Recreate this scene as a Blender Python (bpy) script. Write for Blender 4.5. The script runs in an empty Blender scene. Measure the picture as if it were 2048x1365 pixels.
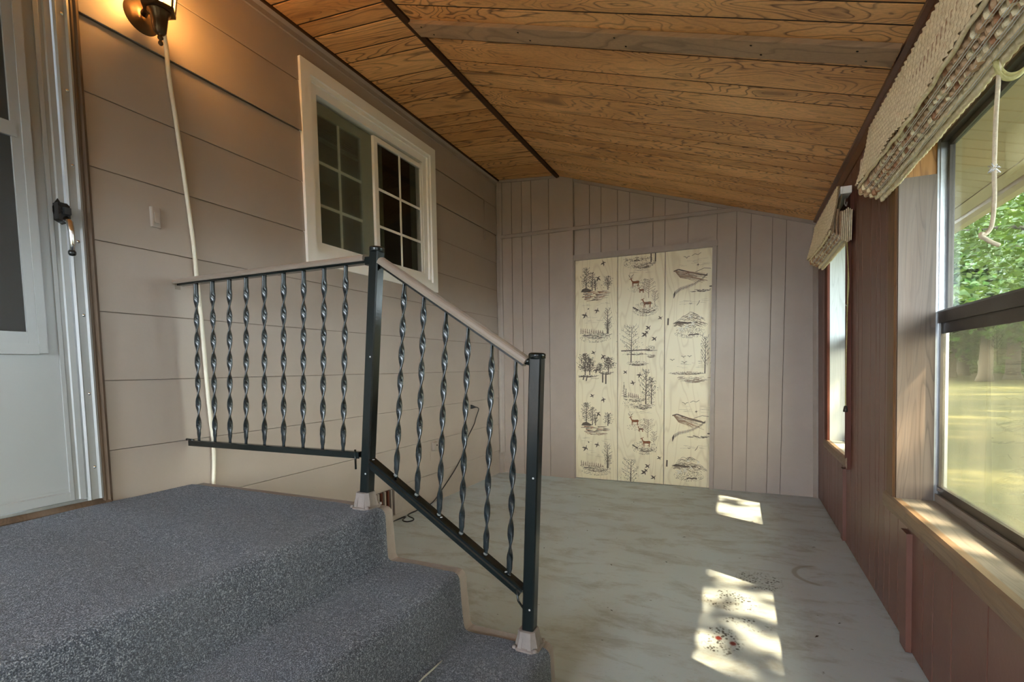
import bpy, bmesh, math, random
from mathutils import Vector, Matrix
random.seed(7)
C = bpy.context.scene.collection
R = math.radians
# ------------------------------------------------------------------ camera
cam = bpy.data.objects.new('camera', bpy.data.cameras.new('camera'))
C.objects.link(cam)
cam.matrix_world = Matrix((
    (0.91537482, -0.01712053, 0.40223852, 0.0),
    (0.40241744, 0.06921371, -0.91283605, 0.0),
    (-0.01221219, 0.99745494, 0.07024609, 1.08),
    (0, 0, 0, 1)))
cam.data.sensor_width = 36.0
cam.data.lens = 17.407
cam.data.shift_x = -0.00878
cam.data.shift_y = 0.06006
cam.data.clip_start = 0.02
cam.data.clip_end = 400
bpy.context.scene.camera = cam
# ------------------------------------------------------------------ light and exposure
vs = bpy.context.scene.view_settings
vs.view_transform = 'Standard'; vs.look = 'None'; vs.exposure = 4.0; vs.gamma = 1.0; vs.use_curve_mapping = False
SKY = 2.2; SUN = 2.9
w = bpy.data.worlds.new('sky'); bpy.context.scene.world = w; w.use_nodes = True
bg = w.node_tree.nodes['Background']
bg.inputs[0].default_value = (0.78, 0.89, 1.0, 1); bg.inputs[1].default_value = SKY
sun = bpy.data.objects.new('sun', bpy.data.lights.new('sun', 'SUN')); C.objects.link(sun)
sun.data.energy = SUN; sun.data.angle = R(0.6); sun.data.color = (1.0, 0.95, 0.88)
sun.rotation_euler = Vector((0.745, -0.40, 1.0)).to_track_quat('Z', 'Y').to_euler()
sun.location = (6, -3, 9)

# ------------------------------------------------------------------ helpers
def setp(o, label=None, cat=None, group=None, kind=None):
    if label: o['label'] = label
    if cat: o['category'] = cat
    if group: o['group'] = group
    if kind: o['kind'] = kind
    return o
def empty(name, loc=(0, 0, 0), **k):
    o = bpy.data.objects.new(name, None); C.objects.link(o); o.location = loc; o.empty_display_size = 0.05
    return setp(o, **k)
def wloc(o):
    v = Vector((0, 0, 0))
    while o is not None:
        v += Vector(o.location); o = o.parent
    return v
class MB:
    def __init__(s): s.v = []; s.f = []; s.m = []; s.sm = []
    def add(s, vs_, fs, mi=0, smooth=False):
        b = len(s.v); s.v += [tuple(x) for x in vs_]
        for f in fs: s.f.append(tuple(b + i for i in f)); s.m.append(mi); s.sm.append(smooth)
        return s
    def box(s, lo, hi, mi=0, ch=0.0):
        (x0, y0, z0), (x1, y1, z1) = lo, hi
        c = ((x0 + x1) / 2, (y0 + y1) / 2, (z0 + z1) / 2)
        return s.obox(c, (1, 0, 0), (0, 1, 0), (0, 0, 1), abs(x1 - x0) / 2, abs(y1 - y0) / 2, abs(z1 - z0) / 2, mi, ch)
    def obox(s, c, X, Y, Z, hx, hy, hz, mi=0, ch=0.0):
        c = Vector(c); X = Vector(X).normalized(); Y = Vector(Y).normalized(); Z = Vector(Z).normalized()
        if ch <= 0:
            vs_ = [c + X * (hx * i) + Y * (hy * j) + Z * (hz * k) for i in (-1, 1) for j in (-1, 1) for k in (-1, 1)]
            return s.add(vs_, [(0, 1, 3, 2), (4, 6, 7, 5), (0, 4, 5, 1), (2, 3, 7, 6), (0, 2, 6, 4), (1, 5, 7, 3)], mi)
        # chamfer on the edges running along X (the long axis)
        prof = [(hy - ch, hz), (hy, hz - ch), (hy, -hz + ch), (hy - ch, -hz), (-hy + ch, -hz), (-hy, -hz + ch), (-hy, hz - ch), (-hy + ch, hz)]
        return s.extr(prof, c - X * hx, Y, Z, X * (2 * hx), mi)
    def extr(s, prof, o, U, V, L, mi=0, smooth=False, caps=True, steps=1):
        o = Vector(o); U = Vector(U); V = Vector(V); L = Vector(L); n = len(prof)
        vs_ = []
        for k in range(steps + 1):
            vs_ += [o + U * a + V * b + L * (k / steps) for a, b in prof]
        fs = []
        for k in range(steps):
            fs += [(k * n + i, k * n + (i + 1) % n, (k + 1) * n + (i + 1) % n, (k + 1) * n + i) for i in range(n)]
        s.add(vs_, fs, mi, smooth)
        if caps:
            b = len(s.v) - len(vs_)
            s.f.append(tuple(b + i for i in range(n - 1, -1, -1))); s.m.append(mi); s.sm.append(False)
            s.f.append(tuple(b + steps * n + i for i in range(n))); s.m.append(mi); s.sm.append(False)
        return s
    def tube(s, pts, r, n=8, mi=0, caps=True):
        pts = [Vector(p) for p in pts]; rs = r if isinstance(r, (list, tuple)) else [r] * len(pts)
        up = Vector((0, 0, 1)); vs_ = []; prev = None
        for i, p in enumerate(pts):
            d = (pts[min(i + 1, len(pts) - 1)] - pts[max(i - 1, 0)])
            d = d.normalized() if d.length > 1e-9 else Vector((0, 0, 1))
            if prev is None:
                a = d.cross(up if abs(d.z) < .95 else Vector((1, 0, 0))).normalized()
            else:
                a = prev - d * prev.dot(d)
                a = a.normalized() if a.length > 1e-6 else d.orthogonal().normalized()
            prev = a; b = d.cross(a)
            vs_ += [p + (a * math.cos(t) + b * math.sin(t)) * rs[i] for t in [2 * math.pi * k / n for k in range(n)]]
        fs = [(i * n + k, i * n + (k + 1) % n, (i + 1) * n + (k + 1) % n, (i + 1) * n + k) for i in range(len(pts) - 1) for k in range(n)]
        if caps: fs += [tuple(range(n - 1, -1, -1)), tuple((len(pts) - 1) * n + k for k in range(n))]
        return s.add(vs_, fs, mi, True)
    def lathe(s, prof, o, A=(0, 0, 1), n=20, mi=0, smooth=True):
        A = Vector(A).normalized(); a = A.orthogonal().normalized(); b = A.cross(a); o = Vector(o); vs_ = []
        for r, h in prof:
            vs_ += [o + A * h + (a * math.cos(t) + b * math.sin(t)) * max(r, 1e-5) for t in [2 * math.pi * (k + .5) / n for k in range(n)]]
        fs = [(i * n + k, i * n + (k + 1) % n, (i + 1) * n + (k + 1) % n, (i + 1) * n + k) for i in range(len(prof) - 1) for k in range(n)]
        return s.add(vs_, fs, mi, smooth)
    def map(s, fn): s.v = [tuple(fn(Vector(p))) for p in s.v]; return s
    def build(s, name, mats, parent=None, loc=None, kind=None, label=None):
        if not isinstance(mats, (list, tuple)): mats = [mats]
        base = wloc(parent) if parent is not None else Vector((0, 0, 0))
        org = Vector(loc) if loc is not None else base
        me = bpy.data.meshes.new(name)
        me.from_pydata([tuple(Vector(p) - org) for p in s.v], [], s.f)
        for m_ in mats: me.materials.append(m_)
        me.polygons.foreach_set('material_index', s.m); me.polygons.foreach_set('use_smooth', s.sm)
        bm = bmesh.new(); bm.from_mesh(me); bmesh.ops.recalc_face_normals(bm, faces=bm.faces); bm.to_mesh(me); bm.free()
        o = bpy.data.objects.new(name, me); C.objects.link(o)
        if parent is not None: o.parent = parent
        o.location = org - base
        return setp(o, label=label, kind=kind)
def box(name, lo, hi, mat, parent=None, kind=None, label=None, ch=0.0, loc=None):
    return MB().box(lo, hi, 0, ch).build(name, mat, parent, loc, kind, label)
LEAN = lambda p: Vector((p.x - 0.02624 * p.z, p.y, p.z))      # the outer wall leans in a little

# ------------------------------------------------------------------ materials
class NT:
    def __init__(s, name):
        s.m = bpy.data.materials.new(name); s.m.use_nodes = True; s.t = s.m.node_tree; s.n = s.t.nodes
        s.p = s.n['Principled BSDF']; s.out = s.n['Material Output']
    def node(s, ty, **k):
        n = s.n.new(ty)
        for a, b in k.items():
            if a.startswith('_'): setattr(n, a[1:], b)
            else: n.inputs[a.replace('__', ' ')].default_value = b
        return n
    def link(s, a, b): s.t.links.new(a, b)
    def val(s, x, sock):
        if hasattr(x, 'is_output'): s.link(x, sock)
        else: sock.default_value = x
    def math(s, op, a, b=0.0, c=0.0):
        n = s.n.new('ShaderNodeMath'); n.operation = op
        s.val(a, n.inputs[0]); s.val(b, n.inputs[1])
        if op in ('MULTIPLY_ADD', 'SMOOTH_MIN', 'COMPARE'): s.val(c, n.inputs[2])
        return n.outputs[0]
    def co(s, scale=(1, 1, 1), rnd=0.0, kind='Object', rot=(0, 0, 0)):
        tc = s.n.new('ShaderNodeTexCoord'); o = tc.outputs[kind]
        if rnd:
            oi = s.n.new('ShaderNodeObjectInfo'); r = s.math('MULTIPLY', oi.outputs['Random'], rnd)
            cx = s.n.new('ShaderNodeCombineXYZ'); s.link(r, cx.inputs[0]); s.link(s.math('MULTIPLY', r, 1.7), cx.inputs[1]); s.link(s.math('MULTIPLY', r, .6), cx.inputs[2])
            va = s.n.new('ShaderNodeVectorMath'); va.operation = 'ADD'; s.link(o, va.inputs[0]); s.link(cx.outputs[0], va.inputs[1]); o = va.outputs[0]
        mp = s.n.new('ShaderNodeMapping'); mp.inputs['Scale'].default_value = scale; mp.inputs['Rotation'].default_value = rot
        s.link(o, mp.inputs[0]); return mp.outputs[0]
    def noise(s, vec, scale=5, detail=2, rough=.5, dist=0.0):
        n = s.node('ShaderNodeTexNoise', Scale=scale, Detail=detail, Roughness=rough, Distortion=dist); s.link(vec, n.inputs['Vector']); return n.outputs['Fac']
    def ramp(s, fac, stops, interp='LINEAR'):
        n = s.n.new('ShaderNodeValToRGB'); n.color_ramp.interpolation = interp; e = n.color_ramp.elements
        while len(e) < len(stops): e.new(.5)
        for i, (p, c) in enumerate(stops):
            e[i].position = p; e[i].color = (c, c, c, 1) if not isinstance(c, (tuple, list)) else (*c, 1)
        s.link(fac, n.inputs[0]); return n.outputs[0]
    def mix(s, fac, a, b, mode='MIX'):
        n = s.n.new('ShaderNodeMix'); n.data_type = 'RGBA'; n.blend_type = mode
        s.val(fac, n.inputs[0])
        for x, i in ((a, 6), (b, 7)):
            if hasattr(x, 'is_output'): s.link(x, n.inputs[i])
            else: n.inputs[i].default_value = (*x, 1)
        return n.outputs[2]
    def bump(s, h, strength=.3, dist=.005):
        n = s.node('ShaderNodeBump', Strength=strength, Distance=dist); s.link(h, n.inputs['Height']); s.link(n.outputs[0], s.p.inputs['Normal'])
    def base(s, c):
        if hasattr(c, 'is_output'): s.link(c, s.p.inputs['Base Color'])
        else: s.p.inputs['Base Color'].default_value = (*c, 1)
    def set(s, rough=.5, metal=0.0, spec=None):
        s.p.inputs['Roughness'].default_value = rough; s.p.inputs['Metallic'].default_value = metal
        if spec is not None: s.p.inputs['Specular IOR Level'].default_value = spec
        return s.m
def mul(c, k): return tuple(x * k for x in c)
def paint(name, c, rough=.5, var=.12, scale=6, bump=.12, bscale=90, spec=.5, stretch=(1, 1, 1)):
    t = NT(name); v = t.co(stretch, 5.0)
    n = t.noise(v, scale, 4, .6)
    t.base(t.ramp(n, [(.25, mul(c, 1 - var)), (.75, mul(c, 1 + var * .6))]))
    t.bump(t.noise(t.co(stretch), bscale, 3), bump, .004)
    return t.set(rough, 0, spec)
def metal(name, c, rough=.3, m=1.0, var=.2, bump=.05, spec=.5):
    t = NT(name); n = t.noise(t.co((1, 1, 1), 3.0), 14, 4, .6)
    t.base(t.ramp(n, [(.3, mul(c, 1 - var)), (.7, mul(c, 1 + var * .5))]))
    t.bump(t.noise(t.co(), 160, 2), bump, .002)
    return t.set(rough, m, spec)
def grain(name, light, mid, dark, axis='X', rings=17, rough=.45, weather=0.0, across=6.5, along=.85, amt=.75, spec=.4):
    t = NT(name)
    sc = {'X': (along, across, across), 'Y': (across, along, across), 'Z': (across, across, along)}[axis]
    fi = {'X': (3, 150, 150), 'Y': (150, 3, 150), 'Z': (150, 150, 3)}[axis]
    v = t.co(sc, 41.0)
    n1 = t.noise(v, 1.0, 2.2, .42, .35)
    fr = t.math('FRACT', t.math('MULTIPLY', n1, rings))
    line = t.ramp(fr, [(0, 1.0), (.08, .75), (.22, .08), (.80, 0.0), (.95, .25), (1, 1.0)])
    n2 = t.noise(t.co(sc, 23.0), .7, 2, .5)                       # where the figure is strong
    msk = t.ramp(n2, [(.34, .28), (.58, 1.0)])
    fib = t.noise(t.co(fi, 11.0), 1.0, 3, .6)
    fibr = t.ramp(fib, [(.38, 0.0), (.66, 1.0)])
    n3 = t.noise(t.co(sc, 9.0), .55, 2, .5)
    bc = t.mix(t.ramp(n3, [(.35, 0.0), (.68, 1.0)]), light, mid)
    bc = t.mix(t.math('MULTIPLY', fibr, .20), bc, dark)
    kn = t.ramp(n1, [(.64, 0.0), (.74, .75)])                     # knots, the peaks of the figure
    lf = t.math('MULTIPLY', t.math('MAXIMUM', t.math('MULTIPLY', line, msk), kn), amt)
    bc = t.mix(lf, bc, dark)
    if weather:
        n4 = t.noise(t.co(sc, 3.0), .8, 3, .6)
        bc = t.mix(t.math('MULTIPLY', t.ramp(n4, [(.3, 0.0), (.7, 1.0)]), weather), bc, (.22, .205, .185))
    t.base(bc)
    t.bump(t.math('ADD', t.math('MULTIPLY', fibr, .5), t.math('MULTIPLY', line, .4)), .18, .002)
    return t.set(rough, 0, spec)
def glassy(name, tint=(1, 1, 1), film=0.0, filmc=(.8, .8, .78), gloss=1.0, streak=False):
    t = NT(name); t.n.remove(t.p)
    tr = t.node('ShaderNodeBsdfTransparent'); tr.inputs[0].default_value = (*tint, 1)
    gl = t.node('ShaderNodeBsdfGlossy'); gl.inputs['Roughness'].default_value = .01
    lw = t.node('ShaderNodeLayerWeight', Blend=.5)                # Schlick reflectance, the same from both sides of a thin pane
    fr = t.math('MULTIPLY_ADD', t.math('POWER', lw.outputs['Facing'], 5.0), .5, .035)
    ms = t.node('ShaderNodeMixShader'); t.link(t.math('MULTIPLY', fr, gloss), ms.inputs[0])
    s1 = tr.outputs[0]
    if film:
        df = t.node('ShaderNodeBsdfTranslucent'); df.inputs[0].default_value = (*filmc, 1)
        d2 = t.node('ShaderNodeBsdfDiffuse'); d2.inputs[0].default_value = (*filmc, 1)
        md = t.node('ShaderNodeMixShader'); md.inputs[0].default_value = .35
        t.link(df.outputs[0], md.inputs[1]); t.link(d2.outputs[0], md.inputs[2])
        mf = t.node('ShaderNodeMixShader')
        if streak:
            n = t.noise(t.co((1, 22, 1.4)), 1.0, 3, .6)
            t.link(t.math('MULTIPLY', t.ramp(n, [(.3, .75), (.75, 1.35)]), film), mf.inputs[0])
        else: mf.inputs[0].default_value = film
        t.link(tr.outputs[0], mf.inputs[1]); t.link(md.outputs[0], mf.inputs[2]); s1 = mf.outputs[0]
    t.link(s1, ms.inputs[1]); t.link(gl.outputs[0], ms.inputs[2]); t.link(ms.outputs[0], t.out.inputs[0])
    return t.m
def leafmat(name, c1, c2, trans=.45):
    t = NT(name); n = t.noise(t.co((1, 1, 1), 4.0), 1.7, 3, .6)
    col = t.ramp(n, [(.3, c1), (.7, c2)])
    t.base(col); t.p.inputs['Roughness'].default_value = .5
    tl = t.node('ShaderNodeBsdfTranslucent'); t.link(t.mix(.35, col, (.16, .22, .03)), tl.inputs[0])
    ms = t.node('ShaderNodeMixShader'); ms.inputs[0].default_value = trans
    t.link(t.p.outputs[0], ms.inputs[1]); t.link(tl.outputs[0], ms.inputs[2]); t.link(ms.outputs[0], t.out.inputs[0])
    return t.m

TAUPE = (.39, .322, .268)
M = {}
M['taupe'] = paint('taupe_wall_paint', TAUPE, .5, .06, 3, .10, 70)
M['taupe2'] = paint('taupe_paneling_paint', (.42, .345, .288), .55, .07, 4, .12, 60)
M['taupe_trim'] = paint('taupe_trim_paint', (.36, .30, .255), .5, .1, 9, .2, 50)
M['taupe_step'] = paint('taupe_masonry_paint', (.31, .255, .225), .7, .15, 12, .5, 60)
M['shoe'] = paint('taupe_painted_casting', (.215, .178, .16), .55, .15, 20, .3, 80)
M['redbrown'] = paint('red_brown_wall_paint', (.165, .070, .050), .36, .15, 4, .08, 60)
M['redtrim'] = paint('dark_red_brown_paint', (.11, .032, .018), .6, .2, 8, .1, 60, .2)
M['darkred'] = paint('red_groove_shadow', (.035, .012, .008), .8)  # groove shadow put into a much darker red than the boards
M['darktaupe'] = paint('shadowed_taupe_backing', (.20, .16, .13), .8)  # taupe darkened so the board gaps carry their shadow in the colour
M['crownbrown'] = paint('brown_trim_stain', (.15, .055, .022), .3, .25, 8, .1, 60)
M['darkgap'] = paint('dark_backing', (.035, .020, .012), .8, .1)
M['white_door'] = paint('white_door_paint', (.34, .345, .335), .33, .04, 3, .05, 40)
M['white_vinyl'] = paint('white_vinyl', (.92, .91, .86), .35, .04, 4, .03, 40)
M['grey_vinyl'] = paint('grey_sash_vinyl', (.42, .43, .40), .4, .05)
M['white_wood'] = grain('white_painted_wood', (.52, .545, .52), (.46, .48, .46), (.28, .28, .26), 'Z', 14, .45, 0, 9, .8, .45)
M['ceil'] = grain('wood_print_ceiling', (.93, .52, .205), (.66, .315, .10), (.10, .032, .009), 'X', 18, .42, 0, 6.5, .85, .88)
M['ridge'] = grain('dark_ridge_wood', (.075, .032, .012), (.05, .020, .007), (.015, .007, .003), 'Y', 10, .6, spec=.2)
M['oldboard'] = grain('weathered_grey_board', (.52, .33, .18), (.42, .27, .155), (.13, .08, .045), 'X', 10, .7, .22, 5, .5, .5)
M['jambwood'] = grain('orange_jamb_wood', (.42, .21, .065), (.32, .14, .04), (.09, .035, .01), 'Z', 15, .45, 0, 8, .9)
M['headwood'] = grain('head_jamb_wood', (.30, .17, .075), (.24, .13, .055), (.07, .035, .015), 'Y', 10, .5, .25, 6, .7)
M['greywoodZ'] = grain('sun_greyed_wood_upright', (.165, .118, .090), (.12, .083, .063), (.035, .025, .02), 'Z', 13, .7, .3, 14, .9, .6)
M['greywoodY'] = grain('sun_greyed_wood_sill', (.36, .31, .255), (.28, .235, .19), (.11, .085, .07), 'Y', 13, .65, .5, 14, .9, .6)
M['sillwood'] = grain('brown_sill_wood', (.27, .175, .105), (.22, .14, .08), (.10, .06, .03), 'Y', 12, .42, 0, 8, .9, .45)
M['casingwood'] = grain('brown_casing_wood', (.22, .115, .045), (.17, .08, .03), (.06, .025, .01), 'Z', 12, .42, 0, 8, .9, .5)
M['mouldwood'] = grain('brown_door_moulding', (.155, .095, .055), (.11, .065, .035), (.04, .022, .012), 'Z', 12, .7, .2, 12, .9, .7)
M['alu'] = metal('aluminium', (.42, .43, .44), .36)
M['bronze'] = metal('bronze_aluminium', (.055, .045, .036), .4, .35, .2)
M['iron'] = metal('green_black_enamel', (.006, .010, .010), .20, .0, .25, .06, .5)
M['iron2'] = metal('blue_black_baluster_enamel', (.012, .018, .021), .26, .0, .3, .08, .6)
M['chip'] = paint('bare_chipped_metal', (.55, .56, .55), .4)
M['weld'] = paint('grey_weld_bead', (.16, .165, .16), .5)
M['railcap'] = paint('taupe_plastic_cap', (.27, .215, .17), .36, .05)
M['black'] = paint('black_rubber', (.012, .012, .013), .5, .1)
M['blackmetal'] = metal('black_handle_metal', (.03, .03, .03), .25, .6)
M['chrome'] = metal('worn_chrome', (.75, .75, .73), .2)
M['bronze_lamp'] = metal('aged_bronze', (.10, .062, .035), .3, .7)
M['cream_cable'] = paint('cream_cable_sheath', (.72, .66, .52), .45, .05)
M['rope'] = paint('cream_rope', (.70, .60, .42), .8, .2, 90, .5, 220)
M['rope_g'] = paint('yellow_green_rope', (.52, .47, .20), .8, .25, 90, .5, 220)
M['frayed'] = paint('frayed_white_thread', (.85, .85, .85), .9)
M['glass'] = glassy('clear_glass', (.80, .81, .78))
M['hazy'] = glassy('hazy_storm_glass', (.64, .60, .50), .05, (.42, .39, .28), .6, True)
M['screen'] = glassy('insect_screen', (.90, .92, .88), .24, (.55, .57, .48), .1)
M['doorscreen'] = glassy('door_screen', (.55, .56, .54), .45, (.32, .32, .31), .15)
M['lampglass'] = glassy('amber_lamp_glass', (1.0, .86, .62), .25, (.95, .75, .45))
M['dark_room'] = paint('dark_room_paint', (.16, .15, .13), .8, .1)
M['curtain'] = paint('pale_curtain', (.30, .33, .28), .9, .1)
M['cream_soffit'] = paint('cream_soffit_paint', (.72, .60, .40), .55, .04)
M['bark'] = grain('bark', (.07, .055, .04), (.045, .035, .026), (.015, .012, .01), 'Z', 12, .9, 0, 5, 1.2)
M['leaf1'] = leafmat('maple_leaf', (.022, .055, .010), (.085, .135, .022), .3)
M['leaf2'] = leafmat('dark_leaf', (.025, .075, .014), (.07, .15, .03), .3)
M['debris'] = paint('dry_leaf_bit', (.06, .045, .03), .8, .3)
M['straw'] = paint('pale_scuff', (.62, .62, .54), .8, .1)  # pale colour of the carpet scuff
def bulbmat():
    t = NT('warm_bulb'); t.p.inputs['Emission Color'].default_value = (1, .55, .2, 1); t.p.inputs['Emission Strength'].default_value = 12
    t.base((1, .8, .5)); return t.m
M['bulb'] = bulbmat()
def carpetmat():
    t = NT('blue_grey_carpet'); v = t.co()
    n = t.noise(v, 330, 2, .65); n2 = t.noise(v, 120, 2, .5); n3 = t.noise(v, 3.0, 3, .5)
    a = t.math('ADD', t.math('MULTIPLY', n, .75), t.math('MULTIPLY', n2, .25))
    c = t.ramp(a, [(.37, (.012, .018, .030)), (.47, (.052, .066, .094)), (.55, (.150, .172, .215)), (.64, (.46, .49, .55))])
    c = t.mix(t.ramp(n3, [(.3, 0.0), (.7, .35)]), c, (.15, .165, .19))
    t.base(c); t.bump(a, .9, .008)
    t.p.inputs['Sheen Weight'].default_value = .22; t.p.inputs['Sheen Roughness'].default_value = .6
    return t.set(1.0, 0, .1)
M['carpet'] = carpetmat()
def floormat():
    t = NT('painted_concrete'); v = t.co()
    c = t.ramp(t.noise(v, 1.1, 4, .55), [(.3, (.47, .515, .51)), (.55, (.51, .565, .575)), (.75, (.47, .485, .465))])
    dirt = t.ramp(t.noise(t.co((1, 2.2, 1)), 3.0, 9, .74, .4), [(.49, 0.0), (.62, .5), (.80, .8)])
    c = t.mix(dirt, c, (.27, .24, .185))
    scr = t.ramp(t.noise(t.co((13, 44, 1), 0, 'Object', (0, 0, .12)), 1.0, 7, .75), [(.60, 0.0), (.76, .6)])
    c = t.mix(scr, c, (.25, .22, .18))
    chips = t.ramp(t.noise(t.co((30, 44, 1)), 1.0, 3, .6), [(.705, 0.0), (.73, .75)])
    c = t.mix(chips, c, (.10, .085, .06))
    # black tile-adhesive specks left by an old mat, in four patches by the windows
    sep = t.n.new('ShaderNodeSeparateXYZ'); t.link(t.co(), sep.inputs[0]); x, y = sep.outputs[0], sep.outputs[1]
    vor = t.node('ShaderNodeTexVoronoi', Scale=1.0, Randomness=.75); t.link(t.co((82, 62, 1)), vor.inputs['Vector'])
    dot = t.ramp(vor.outputs['Distance'], [(.36, 1.0), (.50, 0.0)])
    tot = None
    for px, py, rx, ry in ((.11, 2.68, .12, .13), (-.02, 2.40, .13, .12), (-.05, 2.03, .09, .12), (.05, 2.20, .10, .06)):
        d = t.math('ADD', t.math('POWER', t.math('DIVIDE', t.math('SUBTRACT', x, px), rx), 2.0), t.math('POWER', t.math('DIVIDE', t.math('SUBTRACT', y, py), ry), 2.0))
        k = t.math('SUBTRACT', 1.0, d); k = t.math('MAXIMUM', k, 0.0)
        tot = k if tot is None else t.math('MAXIMUM', tot, k)
    brk = t.ramp(t.noise(t.co((14, 14, 1)), 1.0, 3, .6), [(.42, 0.0), (.56, 1.0)])
    msk = t.math('MULTIPLY', t.math('MULTIPLY', dot, t.ramp(tot, [(0.02, 0.0), (.4, 1.0)])), brk)
    c = t.mix(t.math('MULTIPLY', msk, .92), c, (.05, .045, .035))
    # crescent scuff
    d = t.math('SQRT', t.math('ADD', t.math('POWER', t.math('SUBTRACT', x, .405), 2.0), t.math('POWER', t.math('SUBTRACT', y, 2.86), 2.0)))
    ring = t.ramp(t.math('ABSOLUTE', t.math('SUBTRACT', d, .125)), [(.008, 1.0), (.016, 0.0)])
    side = t.ramp(t.math('SUBTRACT', .40, x), [(0.0, 0.0), (.03, 1.0)])
    c = t.mix(t.math('MULTIPLY', t.math('MULTIPLY', ring, side), .6), c, (.26, .22, .16))
    for px, py in ((-.057, 2.043), (-.004, 2.022)):                # two red paint spots
        d = t.math('SQRT', t.math('ADD', t.math('POWER', t.math('SUBTRACT', x, px), 2.0), t.math('POWER', t.math('MULTIPLY', t.math('SUBTRACT', y, py), .8), 2.0)))
        c = t.mix(t.ramp(d, [(.010, 1.0), (.014, 0.0)]), c, (.22, .03, .02))
    t.base(c); t.bump(t.noise(t.co((1, 1, 1)), 24, 6, .65), .25, .004)
    return t.set(.52, 0, .4)
M['floor'] = floormat()
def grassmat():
    t = NT('lawn_painted_sun'); v = t.co()
    c = t.ramp(t.noise(t.co((.35, 1.0, 1)), .7, 5, .6), [(.36, (.026, .025, .009)), (.50, (.042, .038, .014)), (.60, (.085, .072, .026)), (.70, (.17, .14, .05))])  # yellow streaks paint the missing sunlight into the grass colour
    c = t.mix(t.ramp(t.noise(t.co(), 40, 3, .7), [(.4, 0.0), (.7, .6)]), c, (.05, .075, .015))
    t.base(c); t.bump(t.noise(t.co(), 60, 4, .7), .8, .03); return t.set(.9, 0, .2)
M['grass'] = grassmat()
def weavemat(name, a, b, cst):
    t = NT(name); n = t.noise(t.co(), 60, 3, .6); n2 = t.noise(t.co((2, 62, 62)), 1.0, 2, .6)
    c = t.ramp(n, [(.3, a), (.7, b)]); c = t.mix(t.ramp(n2, [(.60, 0.0), (.70, .28)]), c, cst)
    t.base(c); t.bump(t.noise(t.co(), 260, 3, .6), .5, .003); return t.set(.85, 0, .2)
M['weave'] = weavemat('woven_straw_cord', (.70, .59, .37), (.88, .77, .53), (.58, .32, .19))
M['reed'] = weavemat('flat_reed', (.50, .32, .19), (.62, .45, .29), (.36, .15, .08))
M['reed_rust'] = weavemat('rust_reed', (.36, .17, .09), (.48, .26, .15), (.25, .10, .05))
M['gap_shadow'] = weavemat('warp_gap_shadow', (.26, .18, .10), (.40, .29, .17), (.30, .14, .07))
M['shade_string'] = paint('white_binding_string', (.80, .79, .76), .8)
def plymat():
    t = NT('pale_birch_plywood')
    n1 = t.noise(t.co((4.5, 4, .9), 17.0), 1.0, 2.0, .45, .3); fr = t.math('FRACT', t.math('MULTIPLY', n1, 14))
    ln = t.ramp(fr, [(0, .5), (.2, 0.0), (.8, 0.0), (1, .5)])
    c = t.mix(t.noise(t.co((3, 3, .8), 7.0), 1.0, 2), (.88, .79, .57), (.82, .71, .48))
    c = t.mix(t.math('MULTIPLY', ln, .55), c, (.50, .36, .18)); t.base(c); return t.set(.42, 0, .4)
M['ply'] = plymat()
M['ink'] = paint('dark_brown_print', (.105, .078, .054), .6, .05)
M['ink2'] = paint('mid_brown_print', (.27, .19, .125), .6, .05)
M['ink3'] = paint('rust_print', (.26, .09, .025), .6, .05)
M['ink4'] = paint('pale_print', (.74, .68, .54), .6, .05)

# ------------------------------------------------------------------ room shell
XL, YB, YF = -2.252, 4.578, -3.0
XR = 0.6033
RX, RZ, SL = -1.610, 2.888, -0.32261          # ridge and the slope of the right ceiling
def slopez(x): return RZ + SL * (x - RX)
def ceilz(x): return 2.942 + (x - XL) * (RZ - 2.942) / (RX - XL) if x < RX else slopez(x)

floor = box('floor', (XL - .12, YF, -.12), (XR + .12, YB + .12, 0), M['floor'], kind='structure')

# left wall : sheathing with openings and lapped siding boards
def holes_wall(name, fn, u0, u1, w0, w1, holes, mat, mapf=None):
    us = sorted({u0, u1, *[h[0] for h in holes], *[h[1] for h in holes]}); ws = sorted({w0, w1, *[h[2] for h in holes], *[h[3] for h in holes]})
    mb = MB()
    for a, b in zip(us, us[1:]):
        for c, d in zip(ws, ws[1:]):
            cu, cw = (a + b) / 2, (c + d) / 2
            if any(h[0] < cu < h[1] and h[2] < cw < h[3] for h in holes): continue
            lo, hi = fn(a, c, b, d); mb.box(lo, hi)
    if mapf: mb.map(mapf)
    return mb.build(name, mat, kind='structure')
WIN = (2.175, 3.385, 1.75, 2.735)
DOOR = (.09, 1.07, .575, 2.66)
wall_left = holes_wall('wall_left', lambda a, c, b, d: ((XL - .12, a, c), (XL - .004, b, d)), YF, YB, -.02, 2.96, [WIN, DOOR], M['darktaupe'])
rows = [0.0, .237, .509, .7775, 1.05, 1.316, 1.585, 1.857, 2.127, 2.40, 2.67, 2.945]
def siding(y0, y1, z0, z1, t=.010, full=True):
    top = min(z1 - .0026, 2.945)
    prof = [(-.004, z0 + .008), (.0, z0 + .008), (t - .004, z0 + .001), (t - .001, z0), (t, z0 + .002), (.0072, top), (-.004, top)]
    MB().extr(prof, (XL, y0, 0), (1, 0, 0), (0, 0, 1), (0, y1 - y0, 0)).build('siding_board', M['taupe'], wall_left)
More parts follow.
